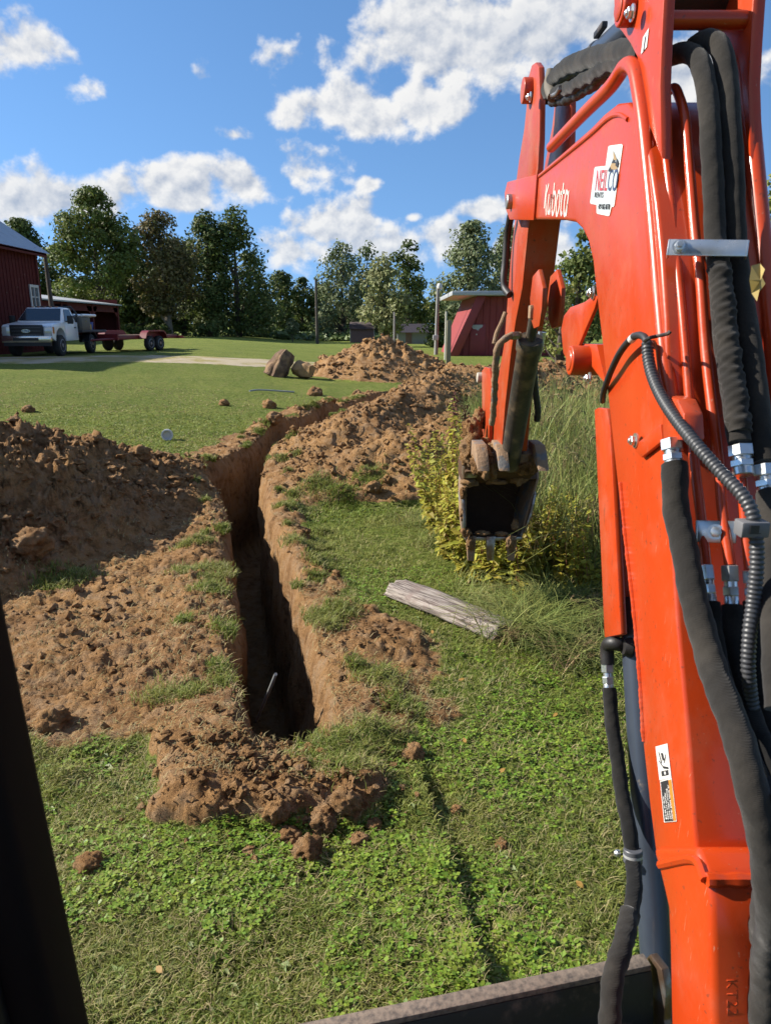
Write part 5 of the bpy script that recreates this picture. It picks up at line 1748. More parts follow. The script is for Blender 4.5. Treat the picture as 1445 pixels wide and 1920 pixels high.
# ------------------------------------------------------------------ two little sheds far off
S1 = thing('garden_shed', 'small brown shed with gambrel roof beyond the lawn', 'shed', tuple(at_y(680, 640, 92)[:2]) + (0,))
sx = at_y(679, 640, 92)[0]
BRWN = mat('brown_siding', (.22, .13, .11), .8, var=.15)
SHGL = mat('brown_shingles', (.075, .048, .042), .9, var=.2, vscale=3)
MB().box((sx, 93.4, .85), (3.0, 2.8, 1.7)).build('wall', BRWN, S1)
MB().prism([(sx - 1.6, 91.7, 1.62), (sx - 1.6, 92.1, 2.15), (sx - 1.6, 93.4, 2.5), (sx - 1.6, 94.7, 2.15), (sx - 1.6, 95.1, 1.62)], (3.2, 0, 0)).build('roof', SHGL, S1)
for x in (sx - 1.49, sx + 1.49):
    MB().box((x, 91.97, .85), (.10, .06, 1.7)).build('corner_trim', mat('beige_trim', (.45, .40, .33), .7) if 'beige_trim' not in MATS else MATS['beige_trim'], S1)
S2 = thing('low_outbuilding', 'low grey outbuilding with dark roof beside the brown shed', 'outbuilding', tuple(at_y(775, 640, 84)[:2]) + (0,))
sx = at_y(776, 640, 84)[0]
MB().box((sx, 86, .65), (3.8, 3.6, 1.4)).build('wall', mat('grey_siding', (.30, .31, .30), .8, var=.15), S2)
MB().prism([(sx - 2.1, 83.8, 1.28), (sx - 2.1, 86, 2.25), (sx - 2.1, 88.2, 1.28)], (4.2, 0, 0)).build('roof', mat('dark_roof', (.045, .035, .042), .6, var=.3), S2)
MB().box((sx - .6, 84.17, .60), (.7, .05, 1.3)).build('door', BRWN, S2)

# ------------------------------------------------------------------ tree stump pieces and odds on the lawn
def noisy_solid(path, radii, name, m, seed, seg=20, amp=.18):
    P = catmull(path, 16)
    rr = np.interp(np.linspace(0, 1, 16), np.linspace(0, 1, len(radii)), radii)
    rs = np.random.default_rng(seed)
    ph = rs.uniform(0, 6.28, 8)
    ob = MB().tube(P, rr, seg, rf=lambda t, a, i: 1 + amp * (math.sin(2 * a + ph[0]) * .5 + math.sin(3 * a + ph[1] + t * 2) * .5 + math.sin(7 * a + ph[2] + t) * .28 + math.sin(i * .9 + ph[3]) * .2))
    return ob.build(name, m, None, sharp=45)


BARKW = mat('split_wood_bark', (.16, .095, .055), .95, var=.4, vscale=6, col2=(.30, .19, .10), c2scale=3, c2lo=.45, c2hi=.6, bump=1.0, bscale=14, bdist=.05)
CUTW = mat('cut_wood', (.44, .26, .11), .85, var=.25, vscale=6, col2=(.26, .15, .07), c2scale=5, bump=.6, bscale=18, bdist=.03)
y_ = 25.2
a_ = at_y(517, 703, y_)
t_ = at_y(540, 662, y_ + .3)
zg = height(a_[0], y_)
o = noisy_solid([(a_[0] - .05, y_, zg - .05), ((a_[0] + t_[0]) / 2 - .02, y_ + .1, zg + .42), (t_[0], y_ + .25, zg + .80)], [.36, .34, .24], 'tree_stump', BARKW, 3, 30, .34)
label(o, 'upright chunk of split tree stump leaning on the lawn', 'stump')
a_ = at_y(552, 703, y_)
t_ = at_y(585, 695, y_ - .1)
o = noisy_solid([(a_[0] + .02, y_ + .25, zg + .24), ((a_[0] + t_[0]) / 2, y_ + .0, zg + .23), (t_[0], y_ - .2, zg + .18)], [.26, .29, .24], 'wood_chunk', CUTW, 9, 7, .30)
label(o, 'pale cut wood chunk lying beside the upright stump', 'wood chunk')
# white pipe cap
p_ = ground_at(315, 826)
zc_ = height(p_[0], p_[1])
o = MB().lathe((p_[0] - .02, p_[1] + .06, zc_ + .085), (.25, -1, .05), [(0, .085), (.02, .10), (.10, .10), (.102, .078), (.09, .072), (.04, .068)], 26).build('pipe_coupling', mat('white_pvc', (.74, .75, .76), .35), None)
label(o, 'white plastic pipe coupling lying on the lawn beyond the soil pile', 'pipe fitting')
# grey pipe on the lawn
p0, p1 = ground_at(468, 736), ground_at(552, 737)
o = MB().tube([(p0[0], p0[1], height(p0[0], p0[1]) + .04), ((p0[0] + p1[0]) / 2 - .3, (p0[1] + p1[1]) / 2, height((p0[0] + p1[0]) / 2 - .3, (p0[1] + p1[1]) / 2) + .06), (p1[0], p1[1], height(p1[0], p1[1]) + .03)], .022, 10, n=20).build('conduit_pipe', mat('blue_grey_pvc', (.30, .34, .38), .4), None)
label(o, 'thin blue-grey conduit lying on the grass near the far trench', 'conduit')
# pipe end in the trench
q0, q1 = at_d(500, 1306, 4.05), at_d(517, 1264, 3.85)
o = MB().tube([q0 - (q1 - q0) * 1.2, q0, q1], .009, 12).build('pipe_stub', mat('grey_pvc', (.26, .27, .27), .4), None)
label(o, 'pale grey pipe end sticking up inside the trench', 'pipe')
# weathered timber
TIMB = mat('weathered_timber', (.46, .40, .34), .95, var=.35, vscale=5, col2=(.25, .185, .155), c2scale=6, c2lo=.42, c2hi=.6, bump=.6, bscale=20, bdist=.01)
ta, tb2 = at_z(752, 1112, .04), at_z(935, 1185, .04)
dirv = (tb2 - ta) / np.linalg.norm(tb2 - ta)
nrm_ = np.array([-dirv[1], dirv[0], 0])
L_ = np.linalg.norm(tb2 - ta) + .12
NS, NC = 46, 28
sec = []
hw_, hh_ = .115, .050
V = []
for i in range(NS):
    t = i / (NS - 1)
    for k in range(NC):
        a = 2 * math.pi * k / NC
        c_, s_ = math.cos(a), math.sin(a)
        e_ = (abs(c_) ** 5 + abs(s_) ** 5) ** (-.2)
        V.append((t, hw_ * c_ * e_, hh_ * s_ * e_))
V = np.array(V)
edge = np.abs(V[:, 0] - .5) * 2
crack = fbm(V[:, 0] * 2.5, V[:, 1] * 60, V[:, 2] * 60, 4, 14)
gro = .017 * crack + .022 * fbm(V[:, 0] * 3, V[:, 1] * 12, V[:, 2] * 12, 3, 15)
lenj = .05 * fbm(V[:, 1] * 30, V[:, 2] * 30, oct=3, seed=2) * (edge > .95)
P = np.array([ta - dirv * .06 + dirv * (v[0] * L_ + lj) + nrm_ * (v[1] * (1 + gg * 8)) + np.array([0, 0, .028 + v[2] * (1 + gg * 10)]) for v, gg, lj in zip(V, gro, lenj)])
gz = terrain(P[:, 0], P[:, 1])[0]
ids = np.arange(NS * NC).reshape(NS, NC)
TQ = np.stack([ids[:-1], np.roll(ids, -1, 1)[:-1], np.roll(ids, -1, 1)[1:], ids[1:]], -1).reshape(-1, 4)
tim = np_mesh('timber', P, TQ, None, True)
bmx = bmesh.new()
bmx.from_mesh(tim)
bmx.verts.ensure_lookup_table()
bmx.faces.new([bmx.verts[i] for i in ids[0][::-1]])
bmx.faces.new([bmx.verts[i] for i in ids[-1]])
bmesh.ops.recalc_face_normals(bmx, faces=bmx.faces)
bmx.to_mesh(tim)
bmx.free()
mt = bpy.data.materials.new('grained_timber')
mt.use_nodes = True
t_ = mt.node_tree
t_.nodes.clear()
n = NT(t_)
o_ = n.node('ShaderNodeOutputMaterial')
b_ = n.node('ShaderNodeBsdfPrincipled')
tcn = n.node('ShaderNodeTexCoord').outputs['Object']
mp = n.node('ShaderNodeMapping')
mp.inputs['Rotation'].default_value = (0, 0, -math.atan2(dirv[1], dirv[0]))
t_.links.new(tcn, mp.inputs[0])
mp2 = n.node('ShaderNodeMapping')
mp2.inputs['Scale'].default_value = (3.5, 60, 60)
t_.links.new(mp.outputs[0], mp2.inputs[0])
gn = n.noise(mp2.outputs[0], 1.0, 8, .7)
cc_ = n.mix(n.smooth(gn, .40, .58), (.07, .048, .040), (.33, .285, .25))
cc_ = n.mix(n.smooth(n.noise(tcn, 7, 4, .6), .5, .7), cc_, (.20, .15, .13))
n.put(b_.inputs['Base Color'], cc_)
b_.inputs['Roughness'].default_value = .95
n.put(b_.inputs['Normal'], n.bump(gn, .8, .012))
t_.links.new(b_.outputs[0], o_.inputs[0])
o = link('old_timber', tim, mt)
label(o, 'weathered grey timber lying in the grass at the edge of the weeds', 'timber')
# ------------------------------------------------------------------ trees
def leafmat(name, c, c2, isl=.35, hue=.02, trans=.28):
    return mat(name, c, .6, col2=c2, c2scale=.5, c2lo=.42, c2hi=.62, island=isl, hue=hue, trans=trans, spec=.25)


LEAF = {'dark': leafmat('leaf_dark', (0.102, 0.142, 0.036), (0.150, 0.186, 0.050)),
        'mid': leafmat('leaf_mid', (0.138, 0.186, 0.043), (0.198, 0.234, 0.062)),
        'brown': leafmat('leaf_brown', (0.180, 0.166, 0.060), (0.240, 0.192, 0.082)),
        'grey': leafmat('leaf_grey', (0.180, 0.228, 0.102), (0.246, 0.282, 0.138)),
        'lite': leafmat('leaf_light', (0.258, 0.288, 0.108), (0.324, 0.336, 0.150)),
        'yel': leafmat('leaf_yellow', (0.240, 0.264, 0.066), (0.324, 0.318, 0.096))}
BARK = mat('bark', (.095, .075, .058), .95, var=.35, vscale=3, bump=.6, bscale=12, bdist=.04)
BARKP = mat('bark_pale', (.22, .19, .15), .95, var=.35, vscale=3)


def leaf_quads(C, N, S, r, asp=1.6, flat=0.0):
    """diamond leaves: centres C, facing N, sizes S"""
    n = len(C)
    U = r.normal(size=(n, 3))
    N = N / (np.linalg.norm(N, axis=1)[:, None] + 1e-9)
    U -= N * (U * N).sum(1)[:, None]
    U /= np.linalg.norm(U, axis=1)[:, None] + 1e-9
    W = np.cross(N, U)
    a = S[:, None] * .5
    V = np.stack([C - U * a * asp, C + W * a + N * a * .25, C + U * a * asp, C - W * a + N * a * .25], 1).reshape(-1, 3)
    q = np.arange(n * 4).reshape(n, 4)
    return V, q


def tree(name, lab, px, topy, halfw, Y, kind, style='round', group='trees beyond the lawn', seed=1, dens=1.0, leaf=None, base=None, low=.18, trunk=None, px_low=None, bark=None, tcol=None):
    r = np.random.default_rng(seed)
    b = at_y(px, 612, Y)
    x0 = b[0]
    zg_ = float(g(x0, Y)) if base is None else base
    H = at_y(px, topy, Y)[2] - zg_
    Wd = halfw / F * Y * 1.0
    t = thing(name, lab, 'tree', (x0, Y, zg_), group=group)
    tr_ = trunk or (.018 * H + .10)
    lean = r.normal(0, .02, 2) * H
    sp_ = np.array([[x0, Y, zg_ - .3], [x0 + lean[0] * .4, Y + lean[1] * .4, zg_ + H * .35], [x0 + lean[0], Y + lean[1], zg_ + H * .82]])
    tk = MB().tube(sp_, [tr_ * 1.25, tr_ * .8, tr_ * .2], 8, n=8) if False else MB().tube(catmull(sp_, 8), np.linspace(tr_ * 1.3, tr_ * .18, 8), 8)
    # clumps
    ncl = {'round': 74, 'oval': 66, 'column': 64, 'loose': 64, 'bush': 40}[style]
    ncl = int(ncl * min(1.6, max(.7, (H * Wd / 60) ** .4)))
    cl = []
    for k in range(ncl):
        for _ in range(20):
            h = r.uniform(low, 1.0)
            if style == 'round':
                prof = math.sin(math.pi * min(1, (h - low) / (1 - low)) ** .62) ** .55
            elif style == 'oval':
                prof = math.sin(math.pi * min(1, max(.02, (h - low + .06) / (1.06 - low))) ** .75) ** .7
            elif style == 'column':
                prof = (1 - h) ** .5 * 1.45 * min(1, (h - low + .1) / .18)
            elif style == 'bush':
                prof = math.sqrt(max(0, 1 - h * h))
            else:
                prof = math.sin(math.pi * min(1, (h - low) / (1 - low)) ** .7) ** .6
            rad = math.sqrt(r.uniform(.12, 1)) if style != 'loose' else r.uniform(.35, 1.05)
            a = r.uniform(0, 2 * math.pi)
            if prof * rad > .02:
                break
        s_ = r.uniform(.75, 1.25)
        rr = prof * rad * Wd * (.86 + .16 * math.sin(3 * a + seed) + .1 * r.normal())
        c = np.array([x0 + lean[0] * h + rr * math.cos(a), Y + lean[1] * h + rr * math.sin(a) * .9, zg_ + h * H * (1 - .06 * (rad > .8) * r.uniform(0, 1))])
        cr = (.13 * H * .5 + .30 * Wd * .5) * s_ * {'round': 1.0, 'oval': 1.0, 'column': .82, 'loose': .74, 'bush': .85}[style]
        cr *= .55 + .45 * min(1, (1.04 - h) / .3)
        c[2] = min(c[2], zg_ + H - cr * .75)
        cl.append((c, cr))
    lm = LEAF[kind]
    ls = leaf or max(.15, .0030 * Y)
    C, N, S = [], [], []
    for (c, cr) in cl:
        m_ = int(dens * 5.4 * (cr / ls) ** 2)
        m_ = max(30, min(640, m_))
        d = r.normal(size=(m_, 3))
        d /= np.linalg.norm(d, axis=1)[:, None]
        q = r.uniform(.25, 1.0, m_) ** .45
        sub = fbm(d[:, 0] * 2.5 + c[0], d[:, 1] * 2.5 + c[1], d[:, 2] * 2.5 + c[2], 2, seed)
        q = q * (1 + .42 * sub)
        p = c + d * (q * cr)[:, None] * np.array([1.15, 1.1, .80 if style != 'column' else 1.35])
        C.append(p)
        N.append(d * .7 + np.array([-.15, -.15, .45]) + r.normal(0, .55, (m_, 3)))
        S.append(ls * r.uniform(.6, 1.35, m_))
    C, N, S = np.vstack(C), np.vstack(N), np.concatenate(S)
    ok = C[:, 2] > zg_ + .05
    V, q = leaf_quads(C[ok], N[ok], S[ok], r)
    link('crown', np_mesh('crown', V, q), lm, t)
    order = sorted(range(len(cl)), key=lambda i: -cl[i][1])[:26]
    for i in order:
        c, cr = cl[i]
        hh = max(.12, min(.78, (c[2] - zg_) / H - .16))
        j = catmull(sp_, 30)[int(hh / .82 * 29)]
        mid = (j + c) / 2 + np.array([0, 0, -.04 * H * r.uniform(.2, 1)])
        tk.tube(catmull([j, mid, c], 6), np.linspace(tr_ * .42 * (1.05 - hh), .02 + tr_ * .05, 6), 5)
    tk.build('trunk', bark or BARK, t)
    return t


tree('broad_tree', 'tallest broad green tree just right of the barn roof', 190, 352, 84, 82, 'mid', 'loose', seed=3, low=.16, dens=1.5)
tree('broad_tree', 'dark tree rising behind the barn roof at far left', 62, 408, 48, 95, 'dark', 'round', seed=4, low=.1)
tree('broad_tree', 'brown-tinged tree between the broad green tree and the dark tall pair', 318, 392, 52, 86, 'brown', 'oval', seed=5, low=.20, bark=BARKP)
tree('broad_tree', 'dark tall tree left of the darkest right-hand one of the grove', 392, 394, 44, 90, 'dark', 'oval', seed=6, low=.06)
tree('conifer_like_tree', 'darkest tall tree at the right end of the left grove', 447, 392, 58, 92, 'dark', 'column', seed=7, low=.04)
tree('broad_tree', 'dark tree filling the gap behind the brown-tinged tree', 345, 440, 70, 100, 'dark', 'round', seed=8, low=.03)
tree('broad_tree', 'dark tree filling the gap below the tallest broad tree', 250, 455, 66, 99, 'dark', 'round', seed=9, low=.03)
tree('broad_tree', 'dark low tree behind the open shed', 140, 455, 62, 98, 'dark', 'round', seed=10, low=.03)
tree('broad_tree', 'dark tree filling the right edge of the left grove', 470, 470, 40, 104, 'dark', 'round', seed=11, low=.03)
tree('far_tree', 'rounded dark tree right of the left grove', 528, 506, 34, 118, 'dark', 'round', seed=12, low=.03)
tree('far_tree', 'smaller dark tree left of the dark utility pole', 566, 520, 28, 121, 'dark', 'round', seed=13, low=.03)
tree('far_tree', 'small dark tree directly behind the dark utility pole', 604, 533, 32, 124, 'dark', 'round', seed=14, low=.03)
tree('poplar_tree', 'pale grey-green poplar left of the light bushy tree', 645, 456, 46, 104, 'grey', 'column', seed=15, low=.02)
tree('poplar_tree', 'grey-green poplar half hidden behind the light bushy tree', 690, 458, 36, 108, 'grey', 'column', seed=16, low=.03)
tree('bushy_tree', 'light sunlit bushy tree above the soil mound', 718, 474, 46, 72, 'lite', 'oval', seed=17, low=.19, trunk=.16)
tree('broad_tree', 'dark loose oak right of the light bushy tree', 766, 448, 40, 96, 'dark', 'loose', seed=18, low=.10, dens=1.2)
tree('low_tree', 'low yellow-green tree left of the yard pole', 790, 566, 38, 100, 'yel', 'bush', seed=19, low=.0)
tree('broad_tree', 'large olive tree behind the red metal shed', 880, 412, 60, 76, 'grey', 'round', seed=20, low=.06)
tree('broad_tree', 'olive tree behind the excavator arm, right of the large olive tree', 948, 420, 40, 80, 'grey', 'round', seed=21, low=.06)
tree('low_tree', 'small dark tree beside the yard pole, left of the shed', 822, 560, 26, 70, 'dark', 'oval', seed=22, low=.02)
tree('broad_tree', 'leafy green tree seen through the boom arch', 1078, 430, 52, 38, 'mid', 'oval', seed=23, low=.02, leaf=.17)
tree('bush', 'dark bushy thicket between arm and boom', 1050, 520, 58, 34, 'yel', 'bush', seed=24, low=.0, leaf=.15, group='bushes')
tree('broad_tree', 'yellow-green tree at the right edge behind the boom', 1474, 186, 62, 30, 'yel', 'oval', seed=25, low=.1, leaf=.17)
tree('sapling', 'thin young tree standing before the far crop field', 548, 598, 11, 88, 'grey', 'oval', seed=26, low=.42, leaf=.26, trunk=.06, group='saplings')
for k, (px, ty, hw, Y, lab) in enumerate(((478, 624, 30, 96, 'dark low bush at the foot of the darkest tall tree'), (527, 630, 16, 95, 'small dark bush left of the thin young tree'), (300, 606, 40, 86, 'low dark bush under the brown-tinged tree'),
                                          (400, 600, 44, 87, 'low dark bush under the tall pair of the grove'), (185, 604, 34, 84, 'low bush under the tallest broad tree'), (245, 606, 36, 84, 'low bush at the left edge of the grove, right of the open shed'))):
    tree('bush', lab, px, ty, hw, Y, 'dark' if k != 4 else 'mid', 'bush', 'bushes', 40 + k, low=.0)
# far-off woodland that closes the horizon
r = np.random.default_rng(99)
C, N, S = [], [], []
for k in range(150):
    a = r.uniform(-.75, .75)
    Yf = r.uniform(165, 190)
    hh = r.uniform(5, 10)
    m_ = 130
    d = r.normal(size=(m_, 3))
    d /= np.linalg.norm(d, axis=1)[:, None]
    c = np.array([a * Yf, Yf, hh * .5])
    C.append(c + d * np.array([r.uniform(3, 5), 3, hh * .55]) * (r.uniform(.4, 1, m_) ** .4)[:, None])
    N.append(d + np.array([0, -.3, .4]) + r.normal(0, .4, (m_, 3)))
    S.append(r.uniform(.7, 1.5, m_))
V, q = leaf_quads(np.vstack(C), np.vstack(N), np.concatenate(S), r)
label(link('far_woodland', np_mesh('far_woodland', V, q), LEAF['dark']), 'far-off dark woodland along the horizon', 'woodland', kind='stuff')
# crop field strip
C = np.stack([r.uniform(-22, 2, 5200), r.uniform(98, 140, 5200), np.zeros(5200)], 1)
C[:, 2] = g(C[:, 0], C[:, 1]) + r.uniform(.05, .75, 5200) ** .7
V, q = leaf_quads(C, r.normal(0, .5, (5200, 3)) + np.array([0, -.3, 1.0]), r.uniform(.35, .7, 5200), r)
label(link('crop_rows', np_mesh('crop_rows', V, q), mat('crop_leaf', (.13, .19, .045), .6, island=.25, trans=.2)), 'bright green crop rows beyond the lawn', 'crop', kind='stuff')

# ------------------------------------------------------------------ loose clods
soil_tm = [blob((0, 0, 0), 1, 2, s, 1.0, 1.5) for s in (1, 2, 3, 4, 5, 6)]
soil_ts = [blob((0, 0, 0), 1, 1, s, 1.2, 1.6) for s in (1, 2, 3, 4, 5, 6)]
soil_t2 = [blob((0, 0, 0), 1, 3, s, .42, 1.5) for s in (11, 12, 13, 14)]


def scatter(templates, P, S, r, sq=.75):
    Vs, Fs, n0 = [], [], 0
    which = r.integers(0, len(templates), len(P))
    for k, (tv, tf) in enumerate(templates):
        i = np.where(which == k)[0]
        if not len(i):
            continue
        a = r.uniform(0, 6.283, len(i))
        ca, sa = np.cos(a), np.sin(a)
        X = tv[None, :, 0] * ca[:, None] - tv[None, :, 1] * sa[:, None]
        Yv = tv[None, :, 0] * sa[:, None] + tv[None, :, 1] * ca[:, None]
        Z = np.broadcast_to(tv[None, :, 2] * sq, X.shape)
        V = np.stack([X, Yv, Z], -1) * S[i][:, None, None] * r.uniform(.8, 1.2, (len(i), 1, 3)) + P[i][:, None, :]
        Fk = tf[None] + (np.arange(len(i)) * len(tv))[:, None, None] + n0
        Vs.append(V.reshape(-1, 3))
        Fs.append(Fk.reshape(-1, tf.shape[1]))
        n0 += len(i) * len(tv)
    return np.vstack(Vs), np.vstack(Fs)


r = np.random.default_rng(5)
n_ = 112000
yv = 2.3 + (r.uniform(0, 1, n_) ** 1.5) * 27
xv = r.uniform(-1, 1, n_) * (.62 * yv + .4)
zv, dv = terrain(xv, yv)
d_, k_ = trench_coord(xv, yv)
ok = (dv > .45) & ~((d_ > -TWL[k_] - .03) & (d_ < TWR[k_] + .03))
hz_ = zv - g(xv, yv)
ok &= r.uniform(0, 1, n_) < (.13 + .35 * ((hz_ > .2) & (yv > 4)))
xv, yv, zv = xv[ok], yv[ok], zv[ok]
S = (.004 + .0016 * yv) * (.45 + .9 * r.pareto(2.4, len(xv)).clip(0, 2.6))
S = S * np.where((xv < -1.6) & (yv < 10) & (yv > 4), 1.35, 1.0)
S = np.minimum(S, .12)
big_ = S > np.quantile(S, .82)
P_ = np.stack([xv, yv, zv + S * .2], 1)
V, Fc = scatter(soil_tm, P_[big_], S[big_], r)
V2_, F2_ = scatter(soil_ts, P_[~big_], S[~big_], r)
Fc = np.vstack([Fc, F2_ + len(V)])
V = np.vstack([V, V2_])
label(link('loose_crumbs', np_mesh('loose_crumbs', V, None, Fc, False), SOIL), 'loose crumbs of brown soil over the dug ground', 'soil', kind='stuff')
print('crumbs', len(xv))

# clods one can pick out
clods = [(168, 1628, .050, 'lone dirt clod on the lawn at lower left, near the cab post'), (578, 1604, .062, 'nearest large dirt clod below the end of the trench'), (648, 1508, .060, 'dirt clod on the grass just right of the largest near ones'), (520, 1530, .055, 'dirt clod at the right foot of the near soil heap'),
         (605, 1548, .060, 'dirt clod midway between heap and grass right of the trench end'), (672, 1586, .040, 'small dirt clod right of the nearest large clod'), (700, 1552, .034, 'rightmost small dirt clod of the near scatter'), (545, 1575, .045, 'dirt clod just left of the nearest large clod'),
         (775, 1425, .060, 'tall reddish dirt clod right of the grassy sod'), (100, 1362, .085, 'big flat pale soil slab beside the cab post'), (855, 1526, .026, 'small round clod on the lawn right of the trench end'), (60, 1035, .17, 'large ochre clay lump at the left edge'),
         (262, 862, .13, 'round dark clod at the right foot of the left soil pile'), (55, 772, .13, 'clod perched on the crest of the left soil pile'), (505, 765, .17, 'dark clod left of the far trench'), (515, 790, .15, 'second dark clod left of the far trench, nearer the camera'),
         (590, 742, .22, 'dark lumpy clod on the grass left of the mound'), (700, 922, .10, 'reddish clod at the front foot of the right soil pile'), (940, 1590, .030, 'small dark clod on the lawn near the boom'), (420, 760, .12, 'small clod on the lawn left of the far trench')]
for k, (px, py, s_, lab) in enumerate(clods):
    p = ground_at(px, py)
    # settle on the actual surface along the ray
    d = ray(px, py)
    tt = np.linspace(.75, 1.02, 120)
    P = CAMP + d[None] * (tt * (p[1] / d[1]))[:, None]
    zs = terrain(P[:, 0], P[:, 1])[0]
    i = np.argmax(zs >= P[:, 2]) if np.any(zs >= P[:, 2]) else len(tt) - 1
    q_ = P[i]
    V, Fc = blob((0, 0, 0), 1, 4, 60 + k, .55, 1.7, (1, .9, .78))
    o = link('dirt_clod', np_mesh('dirt_clod', V, None, Fc, True), SOIL)
    o.location = (q_[0], q_[1], height(q_[0], q_[1]) + s_ * .35)
    o.scale = (s_, s_, s_)
    o.rotation_euler = (0, 0, k * 1.3)
    label(o, lab, 'dirt clod', 'large dirt clods')

# ------------------------------------------------------------------ grass
GRASS = mat('grass_blade', (.235, .295, .052), .55, col2=(.33, .345, .09), c2scale=1.1, c2lo=.40, c2hi=.62, island=.40, hue=.025, trans=.35, spec=.3)
STRAW = mat('dry_grass', (.52, .44, .22), .75, col2=(.38, .35, .15), c2scale=2, island=.30, hue=.015, trans=.25, spec=.2)
CLOVER = mat('clover_leaf', (.21, .335, .036), .45, col2=(.29, .38, .05), c2scale=3, island=.30, hue=.02, trans=.30, spec=.4)


def blades(P, h, wd, r, lean=.5, bend=.6, up=.0):
    n = len(P)
    a = r.uniform(0, 6.283, n)
    D = np.stack([np.cos(a), np.sin(a), np.zeros(n)], 1)
    Sd = np.stack([-np.sin(a), np.cos(a), np.zeros(n)], 1)
    le = np.abs(r.normal(lean, .30, n))[:, None]
    be = np.abs(r.normal(bend, .30, n))[:, None]
    Z = np.array([0, 0, 1.0])
    h = h[:, None]
    tw = r.uniform(-.5, .5, n)[:, None]
    m1 = P + (D * le * .45 + Z * np.sqrt(np.clip(1 - (le * .45) ** 2, .12, 1))) * h * .5
    dir2 = D * (le + be) + Z * (1.0 - be * .75)
    dir2 /= np.linalg.norm(dir2, axis=1)[:, None]
    tip = m1 + dir2 * h * .55
    tip[:, 2] = np.maximum(tip[:, 2], P[:, 2] + .004)
    w_ = wd[:, None] * .5
    S2 = Sd * np.cos(tw) + D * np.sin(tw)
    V = np.stack([P - Sd * w_, P + Sd * w_, m1 + S2 * w_ * .9, m1 - S2 * w_ * .9, tip], 1).reshape(-1, 3)
    b = np.arange(n) * 5
    quads = np.stack([b, b + 1, b + 2, b + 3], 1)
    tris = np.stack([b + 3, b + 2, b + 4], 1)
    return V, quads, tris


def grass_obj(name, lab, P, h, wd, r, m, cat='grass', **k):
    V, q, t_ = blades(P, h, wd, r, **k)
    return label(link(name, np_mesh(name, V, q, t_), m), lab, cat, kind='stuff')


def lawn_points(n, y0, y1, r, pw=1.0, smax=.40, spread=.66):
    u = r.uniform(0, 1, n)
    y = (y0 ** (1 - pw) + u * (y1 ** (1 - pw) - y0 ** (1 - pw))) ** (1 / (1 - pw)) if pw != 1 else y0 * (y1 / y0) ** u
    x = r.uniform(-1, 1, n) * (spread * y + .25)
    z, d = terrain(x, y)
    td, tk = trench_coord(x, y)
    hole = (td > -TWL[tk] - .02) & (td < TWR[tk] + .02) & (TRS[tk] > .05)
    ok = (d + .25 * fbm(x * 5, y * 5, oct=2, seed=3) < smax) & ~hole
    return np.stack([x[ok], y[ok], z[ok] - .006], 1), d[ok]


r = np.random.default_rng(21)
P, _d = lawn_points(215000, 1.25, 7.5, r, pw=1.25)
P = P[fbm(P[:, 0] * 3.1, P[:, 1] * 3.1, oct=3, seed=79) + .35 * r.uniform(0, 1, len(P)) > -.22]
nz = fbm(P[:, 0] * 1.7, P[:, 1] * 1.7, oct=3, seed=71)
h = (.030 + .022 * r.uniform(0, 1, len(P)) + .022 * nz) * (1 + .12 * P[:, 1] / 5)
grass_obj('lawn_grass', 'short green mown grass in front of the machine', P, h.clip(.014, .09), .0024 + .0011 * r.uniform(0, 1, len(P)) * (P[:, 1] / 2.5) + .0004 * P[:, 1], r, GRASS, lean=.7, bend=.75)
P, _d = lawn_points(58000, 1.25, 6.5, r, pw=1.2, smax=.62)
keep = fbm(P[:, 0] * 1.9 + 5, P[:, 1] * 1.9, oct=3, seed=72) + .25 * r.normal(size=len(P)) > -.16
P = P[keep]
grass_obj('dry_clippings', 'dry straw-coloured grass clippings over the lawn', P + np.array([0, 0, .010]), .026 + .05 * r.uniform(0, 1, len(P)) ** 2, .0016 + .0004 * P[:, 1], r, STRAW, lean=1.5, bend=.9)
P, _d = lawn_points(80000, 7.0, 20.0, r, pw=1.2, spread=.66)
grass_obj('far_lawn_grass', 'short mown grass of the lawn farther off', P, (.036 + .02 * r.uniform(0, 1, len(P))) * ss(22, 12, P[:, 1]).clip(.4, 1), .005 + .0012 * P[:, 1], r, GRASS, lean=.8, bend=.8)
P, _d = lawn_points(24000, 7.0, 20.0, r, pw=1.2, spread=.66)
P = P[fbm(P[:, 0] * .8, P[:, 1] * .8, oct=3, seed=73) > -.05]
grass_obj('far_dry_grass', 'dry pale blades in the farther lawn', P, .034 + .02 * r.uniform(0, 1, len(P)), .004 + .001 * P[:, 1], r, STRAW, lean=.9, bend=.7)
# clover
P, _d = lawn_points(60000, 1.25, 5.6, r, pw=1.3, smax=.25)
cn = fbm(P[:, 0] * 1.35 + 3, P[:, 1] * 1.35, oct=3, seed=74) + .22 * (P[:, 0] > -.2) - .10
P = P[cn + .12 * r.normal(size=len(P)) > .10]
a0 = r.uniform(0, 6.283, len(P))
hh = .012 + .026 * r.uniform(0, 1, len(P))
Vs, Qs = [], []
for k in range(3):
    a = a0 + k * 2.094
    D = np.stack([np.cos(a), np.sin(a), r.uniform(-.15, .45, len(P))], 1)
    Sd = np.stack([-np.sin(a), np.cos(a), r.uniform(-.3, .3, len(P))], 1)
    s_ = (.006 + .008 * r.uniform(0, 1, len(P)) ** 1.5)[:, None]
    c = P + np.array([0, 0, 1.0]) * hh[:, None]
    V = np.stack([c, c + D * s_ * .9 - Sd * s_ * .62, c + D * s_ * 1.7, c + D * s_ * .9 + Sd * s_ * .62], 1)
    Vs.append(V.reshape(-1, 3))
    Qs.append(np.arange(len(P) * 4).reshape(-1, 4) + k * len(P) * 4)
